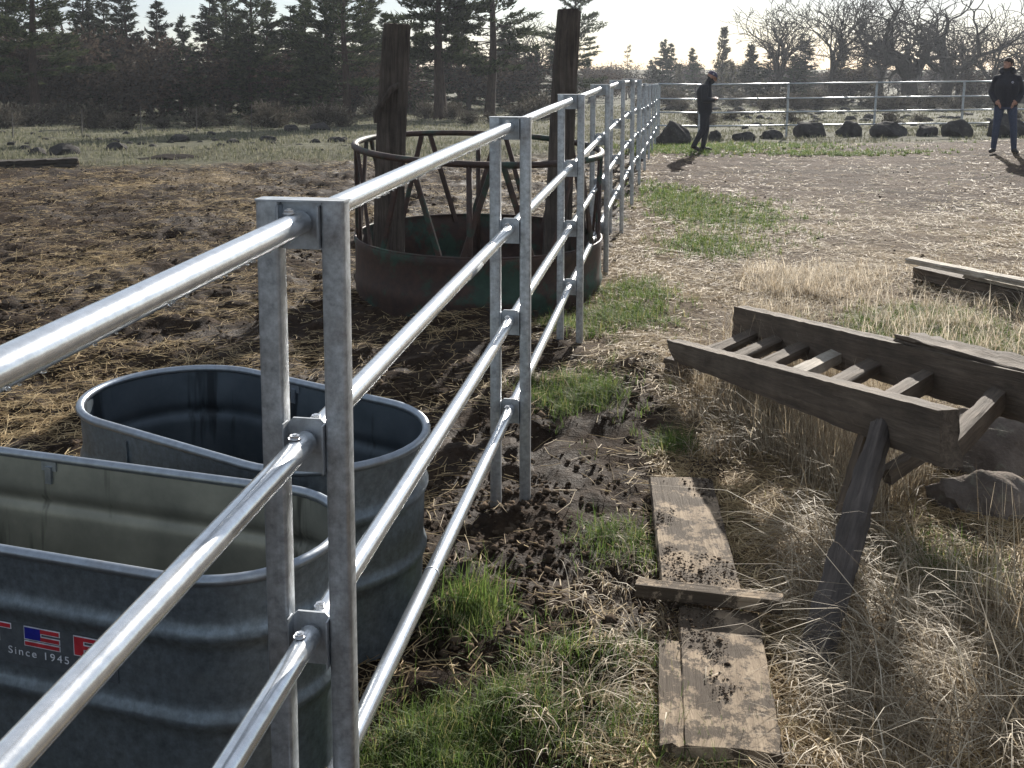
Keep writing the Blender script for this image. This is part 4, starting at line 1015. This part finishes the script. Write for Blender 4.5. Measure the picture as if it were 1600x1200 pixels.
ux = (A0.x + (A1.x - A0.x) * ta) * (1 - tb_) + (B0.x + (B1.x - B0.x) * ta) * tb_; uy = (A0.y + (A1.y - A0.y) * ta) * (1 - tb_) + (B0.y + (B1.y - B0.y) * ta) * tb_
dg.add(*blades(ux, uy, rn.uniform(.10, .20, k_) + .20 * ta * rn.random(k_), np.full(k_, .0034), rn.uniform(0, 6.28, k_), rn.uniform(.1, 1.0, k_), segs=3))
pg.build('pale_dry_grass', 'pale_blade', 'dry grass clumps, backlit paleness put into their colour, standing behind the ramp frame', 'grass')
dg.build('dry_grass', 'dry_blade', 'long tangled dry grass lying under and in front of the ramp frame', 'grass')

# ------------------------------------------------------------------ people
def person(loc, yaw, pose, mats, label, voxel=.011):
    """one continuous body grown round the joints of the pose; x is forward, y to the left"""
    root = empty('person', loc); root.rotation_euler = (0, 0, yaw); tag(root, label, 'person')
    mb = MB(); bones = []
    def ball(c, r, m, M=None):
        r = (r,) * 3 if not hasattr(r, '__len__') else r; mb.ellipsoid(c, r, M, 16, 10); bones.append((Vector(c), Vector(c), min(r), min(r), m))
    def limb(p0, p1, r0, r1, m):
        p0, p1 = Vector(p0), Vector(p1); n = 6; pts = [p0.lerp(p1, i / n) for i in range(n + 1)]
        bulge = [1, 1.04, 1.05, 1.03, 1.0, .99, 1]
        mb.tube(pts, [(r0 + (r1 - r0) * i / n) * bulge[i] for i in range(n + 1)], 14); mb.ellipsoid(p0, (r0,) * 3, None, 14, 8); mb.ellipsoid(p1, (r1,) * 3, None, 14, 8)
        bones.append((p0, p1, r0, r1, m))
    J = {k: Vector(v) for k, v in pose.items() if not k.startswith('_')}
    # torso as stacked ellipses
    sp = [J['pelvis'] + Vector((0, 0, -.10)), J['pelvis'], J['waist'], J['chest'], J['shoulder'], J['neck']]
    rx = pose['_rx']; ry = pose['_ry']; ring = []; n = 18; vs = []; fs = []
    tilt = math.atan2((J['neck'] - J['pelvis']).x, (J['neck'] - J['pelvis']).z)
    ks = 5 * 4
    for i in range(ks + 1):
        u = i / 4; a = min(4, int(u)); f = u - a; f = f * f * (3 - 2 * f); c = sp[a].lerp(sp[a + 1], u - a); ex, ey = rx[a] + (rx[a + 1] - rx[a]) * f, ry[a] + (ry[a + 1] - ry[a]) * f
        for j in range(n):
            t = 2 * math.pi * j / n; q = Vector((ex * math.cos(t), ey * math.copysign(abs(math.sin(t)) ** .85, math.sin(t)), 0)); q = Matrix.Rotation(tilt, 3, 'Y') @ q
            q = Matrix.Rotation(pose.get('_chest_yaw', 0) * u / 5, 3, 'Z') @ q; vs.append(c + q)
    for i in range(ks):
        for j in range(n): a = i * n + j; b = i * n + (j + 1) % n; fs.append((a, b, b + n, a + n))
    fs.append(tuple(range(n - 1, -1, -1))); fs.append(tuple(ks * n + j for j in range(n))); mb.add(vs, fs)
    for i in range(1, 5): bones.append((sp[i], sp[i + 1] if i < 5 else sp[i], rx[i], rx[i], 'top'))
    bones.append((sp[0], sp[0] + Vector((0, 0, .02)), rx[0], rx[0], 'legs'))
    for s, d in (('l', 1), ('r', -1)):
        limb(J['sh_' + s], J['el_' + s], .074, .060, 'top'); limb(J['el_' + s], J['wr_' + s], .060, .044, 'top')
        limb(J['hip_' + s], J['kn_' + s], .092, .064, 'legs'); limb(J['kn_' + s], J['an_' + s], .064, .050, 'legs')
        an = J['an_' + s]; toe = J['toe_' + s]; heel = an + (an - toe).normalized() * .03 + Vector((0, 0, -.045)); heel.z = max(heel.z, .035) if toe.z < .06 and an.z < .13 else heel.z
        limb(heel, an.lerp(toe, .55) + Vector((0, 0, -.01)), .042, .044, 'shoe'); limb(an.lerp(toe, .55) + Vector((0, 0, -.01)), toe, .044, .036, 'shoe'); limb(an, heel, .045, .042, 'shoe')
        # hand: palm, four fingers and a thumb
        w = J['wr_' + s]; hd = J['hand_' + s] - w; hd.normalize(); sd_ = hd.cross(Vector((0, 0, 1))); sd_ = sd_.normalized() if sd_.length > .1 else Vector((1, 0, 0)); nn = sd_.cross(hd)
        limb(w, w + hd * .05, .030, .034, 'skin'); pal = w + hd * .085
        for q in range(4): b0 = w + hd * .06 + sd_ * (.026 - .0175 * q); limb(w + hd * .04 + sd_ * (.02 - .014 * q), b0 + hd * .03, .014, .0115, 'skin')
        for q, ln in enumerate((.062, .07, .066, .052)):
            b0 = pal + sd_ * (.027 - .018 * q); m1 = b0 + hd * ln * .55 - nn * .012; limb(b0, m1, .0105, .0095, 'skin'); limb(m1, m1 + hd * ln * .38 - nn * .025, .0095, .0085, 'skin')
        t0 = w + hd * .03 + sd_ * .026; t1 = t0 + sd_ * .022 + hd * .03; limb(t0, t1, .013, .0115, 'skin'); limb(t1, t1 + hd * .03 - nn * .01, .0115, .010, 'skin')
    # head with brow, nose, chin, ears
    hc = J['head']; HM = Matrix.Rotation(pose.get('_head_yaw', 0), 3, 'Z') @ Matrix.Rotation(pose.get('_head_nod', 0), 3, 'Y')
    def h(x, y, z): return hc + HM @ Vector((x, y, z))
    limb(J['neck'] + Vector((0, 0, -.03)), h(-.015, 0, -.07), .062, .056, 'skin')
    ball(h(-.01, 0, .025), (.098, .076, .098), 'skin', HM); ball(h(.028, 0, -.045), (.064, .058, .072), 'skin', HM); ball(h(.062, 0, -.092), (.026, .03, .022), 'skin', HM)
    limb(h(.086, 0, .015), h(.110, 0, -.022), .010, .015, 'skin'); ball(h(.080, 0, .038), (.018, .052, .012), 'skin', HM); ball(h(.088, 0, -.058), (.012, .026, .010), 'skin', HM)
    for d in (1, -1): ball(h(-.012, .078 * d, -.008), (.022, .012, .033), 'skin', HM)
    tmp = bpy.data.objects.new('tmp', mb.mesh('tmp', 'skin')); COL.objects.link(tmp)
    md = tmp.modifiers.new('r', 'REMESH'); md.mode = 'VOXEL'; md.voxel_size = voxel; md.use_smooth_shade = True
    m2 = tmp.modifiers.new('s', 'SMOOTH'); m2.factor = .5; m2.iterations = 2
    bpy.context.view_layer.update()
    me = bpy.data.meshes.new_from_object(tmp.evaluated_get(bpy.context.evaluated_depsgraph_get())); bpy.data.objects.remove(tmp)
    me.materials.clear(); names = ['skin', 'top', 'legs', 'shoe']
    for k in names: me.materials.append(MATS[mats[k]])
    nv = len(me.polygons); cen = np.empty(nv * 3, np.float32); me.polygons.foreach_get('center', cen); cen = cen.reshape(-1, 3); best = np.full(nv, 9.0); idx = np.zeros(nv, np.int32)
    for p0, p1, r0, r1, m in bones:
        a = np.array(p0); b = np.array(p1); ab = b - a; L2 = ab @ ab; t = np.clip(((cen - a) @ ab) / L2, 0, 1) if L2 > 1e-8 else np.zeros(nv)
        dd = np.linalg.norm(cen - (a + t[:, None] * ab), axis=1) - (r0 + (r1 - r0) * t); up = dd < best; best[up] = dd[up]; idx[up] = names.index(m)
    hem = pose.get('_hem', .8); tors = (idx == 1) & (cen[:, 2] < hem); armmask = tors & (np.abs(cen[:, 1]) > .19); idx[tors & ~armmask] = 2
    hips = (idx == 2) & (cen[:, 2] > hem); idx[hips] = 1
    rng2 = np.random.default_rng(5)
    me.polygons.foreach_set('material_index', idx)
    # cloth folds: small waves along the limbs
    co = np.empty(len(me.vertices) * 3, np.float32); me.vertices.foreach_get('co', co); co = co.reshape(-1, 3); nr = np.empty_like(co); me.vertices.foreach_get('normal', nr.reshape(-1)) if False else None
    me.update(); body = link_mesh('body', me, root)
    return root, h, HM
P1 = dict(pelvis=(0, 0, .86), waist=(-.01, 0, 1.0), chest=(-.02, 0, 1.18), shoulder=(.0, 0, 1.32), neck=(.055, 0, 1.40), head=(.125, 0, 1.50),
          sh_l=(.0, .175, 1.30), el_l=(-.02, .24, 1.06), wr_l=(.16, .13, 1.06), hand_l=(.22, .05, 1.10), sh_r=(.0, -.175, 1.30), el_r=(-.02, -.24, 1.06), wr_r=(.16, -.13, 1.05), hand_r=(.22, -.05, 1.09),
          hip_l=(.0, .09, .84), kn_l=(.03, .095, .46), an_l=(-.03, .095, .085), toe_l=(.13, .11, .036), hip_r=(.0, -.09, .84), kn_r=(-.03, -.095, .46), an_r=(-.20, -.10, .14), toe_r=(-.09, -.10, .04),
          _rx=[.125, .145, .150, .16, .125, .066], _ry=[.17, .19, .19, .205, .18, .07], _head_nod=R(28), _hem=.80)
p = G(1101, 234); loc1 = Vector(((1101 - 800) / F * 20.7, 20.7, hz((1101 - 800) / F * 20.7, 20.7)))
per1, h1, HM1 = person(loc1, R(-12), P1, dict(skin='skin', top='jacket_black', legs='trouser_dark', shoe='boot'), 'person in dark jacket, dark trousers and cap walking with head bowed')
mb = MB(); n = 18; vs = []; fs = []
for i in range(7):
    th = R(90 * i / 6); 
    for j in range(n): a = 2 * math.pi * j / n; vs.append(h1(-.012 + .108 * math.cos(a) * math.cos(th) if i < 6 else -.012, .087 * math.sin(a) * math.cos(th), .045 + .085 * math.sin(th)))
for i in range(6):
    for j in range(n): a = i * n + j; b = i * n + (j + 1) % n; fs.append((a, b, b + n, a + n))
mb.add(vs, fs)
br = [h1(.06 + .11 * math.cos(t), .078 * math.sin(t), .045 - .02 * math.cos(t)) for t in np.linspace(-math.pi / 2, math.pi / 2, 11)]; b2 = [v + HM1 @ Vector((0, 0, .008)) for v in br]
mb.add(br + b2, [tuple(range(10, -1, -1)), tuple(range(11, 22))] + [(i, i + 1, 12 + i, 11 + i) for i in range(10)])
cap = link_mesh('cap', mb.mesh('cap', 'cap_cloth', True), per1)
mb = MB(); mb.ellipsoid(h1(-.005, -.084, .075), (.018, .006, .016), HM1); link_mesh('cap_badge', mb.mesh('cap_badge', 'patch_grey', True), cap)
mb = MB(); mb.box((.235, 0, 1.065), (.012, .07, .10)); link_mesh('held_notebook', mb.mesh('held_notebook', 'jacket_navy'), per1)

P2 = dict(pelvis=(0, 0, .93), waist=(.0, 0, 1.08), chest=(.01, 0, 1.28), shoulder=(-.005, 0, 1.44), neck=(.005, 0, 1.52), head=(.03, .0, 1.665),
          sh_l=(-.005, .175, 1.395), el_l=(-.07, .255, 1.14), wr_l=(.085, .195, .985), hand_l=(.10, .12, .93), sh_r=(-.005, -.175, 1.395), el_r=(-.07, -.255, 1.14), wr_r=(.085, -.195, .985), hand_r=(.10, -.12, .93),
          hip_l=(.0, .10, .91), kn_l=(.03, .145, .50), an_l=(-.02, .175, .085), toe_l=(.14, .225, .036), hip_r=(.0, -.10, .91), kn_r=(.03, -.145, .50), an_r=(-.02, -.175, .085), toe_r=(.14, -.225, .036),
          _rx=[.125, .145, .155, .16, .12, .075], _ry=[.175, .205, .205, .215, .175, .08], _head_yaw=R(-38), _hem=.87)
x2 = (1570 - 800) / F * 19.3; loc2 = Vector((x2, 19.3, hz(x2, 19.3)))
per2, h2, HM2 = person(loc2, R(-90 - 25), P2, dict(skin='skin', top='jacket_navy', legs='jeans', shoe='boot'), 'bareheaded person in dark hooded jacket and blue jeans standing, hands at pockets')
mb = MB(); vs = []; fs = []
for i in range(8):
    th = R(-8 + 98 * i / 7)
    for j in range(n):
        a = 2 * math.pi * j / n; drop = (-.05 if math.cos(a) < .2 else .035) if i == 0 else 0
        vs.append(h2(-.014 + .106 * math.cos(a) * math.cos(th), .085 * math.sin(a) * math.cos(th), .03 + .10 * math.sin(th) + drop + .004 * math.sin(9 * a)))
for i in range(7):
    for j in range(n): a = i * n + j; b = i * n + (j + 1) % n; fs.append((a, b, b + n, a + n))
mb.add(vs, fs); link_mesh('hair', mb.mesh('hair', 'hair_brown', True), per2)
mb = MB(); mb.tube([Vector((-.01 + .10 * math.cos(t), .105 * math.sin(t), 1.525 - .035 * math.cos(t) + .02 * (math.cos(t) < 0))) for t in np.linspace(R(35), R(325), 15)], [.03 + .022 * math.sin(math.pi * i / 14) for i in range(15)], 10)
link_mesh('hood', mb.mesh('hood', 'jacket_navy', True), per2)
mb = MB(); mb.ellipsoid((.157, .09, 1.33), (.006, .022, .024)); link_mesh('chest_badge', mb.mesh('chest_badge', 'patch_grey', True), per2)

# ------------------------------------------------------------------ thin haze
hm, hnt, hb = newmat('haze_air'); hnt.nodes.remove(hb); hv = hnt.nodes.new('ShaderNodeVolumePrincipled')
hv.inputs['Color'].default_value = (.86, .91, 1, 1); hv.inputs['Density'].default_value = .00042; hv.inputs['Anisotropy'].default_value = .35
hnt.links.new(hv.outputs[0], hnt.nodes['Material Output'].inputs['Volume'])
mb = MB(); mb.box((0, 60, 8.5), (300, 240, 24)); o = mb.build('haze', 'haze_air'); tag(o, 'thin pale haze in the air over the fields', 'haze', kind='stuff')
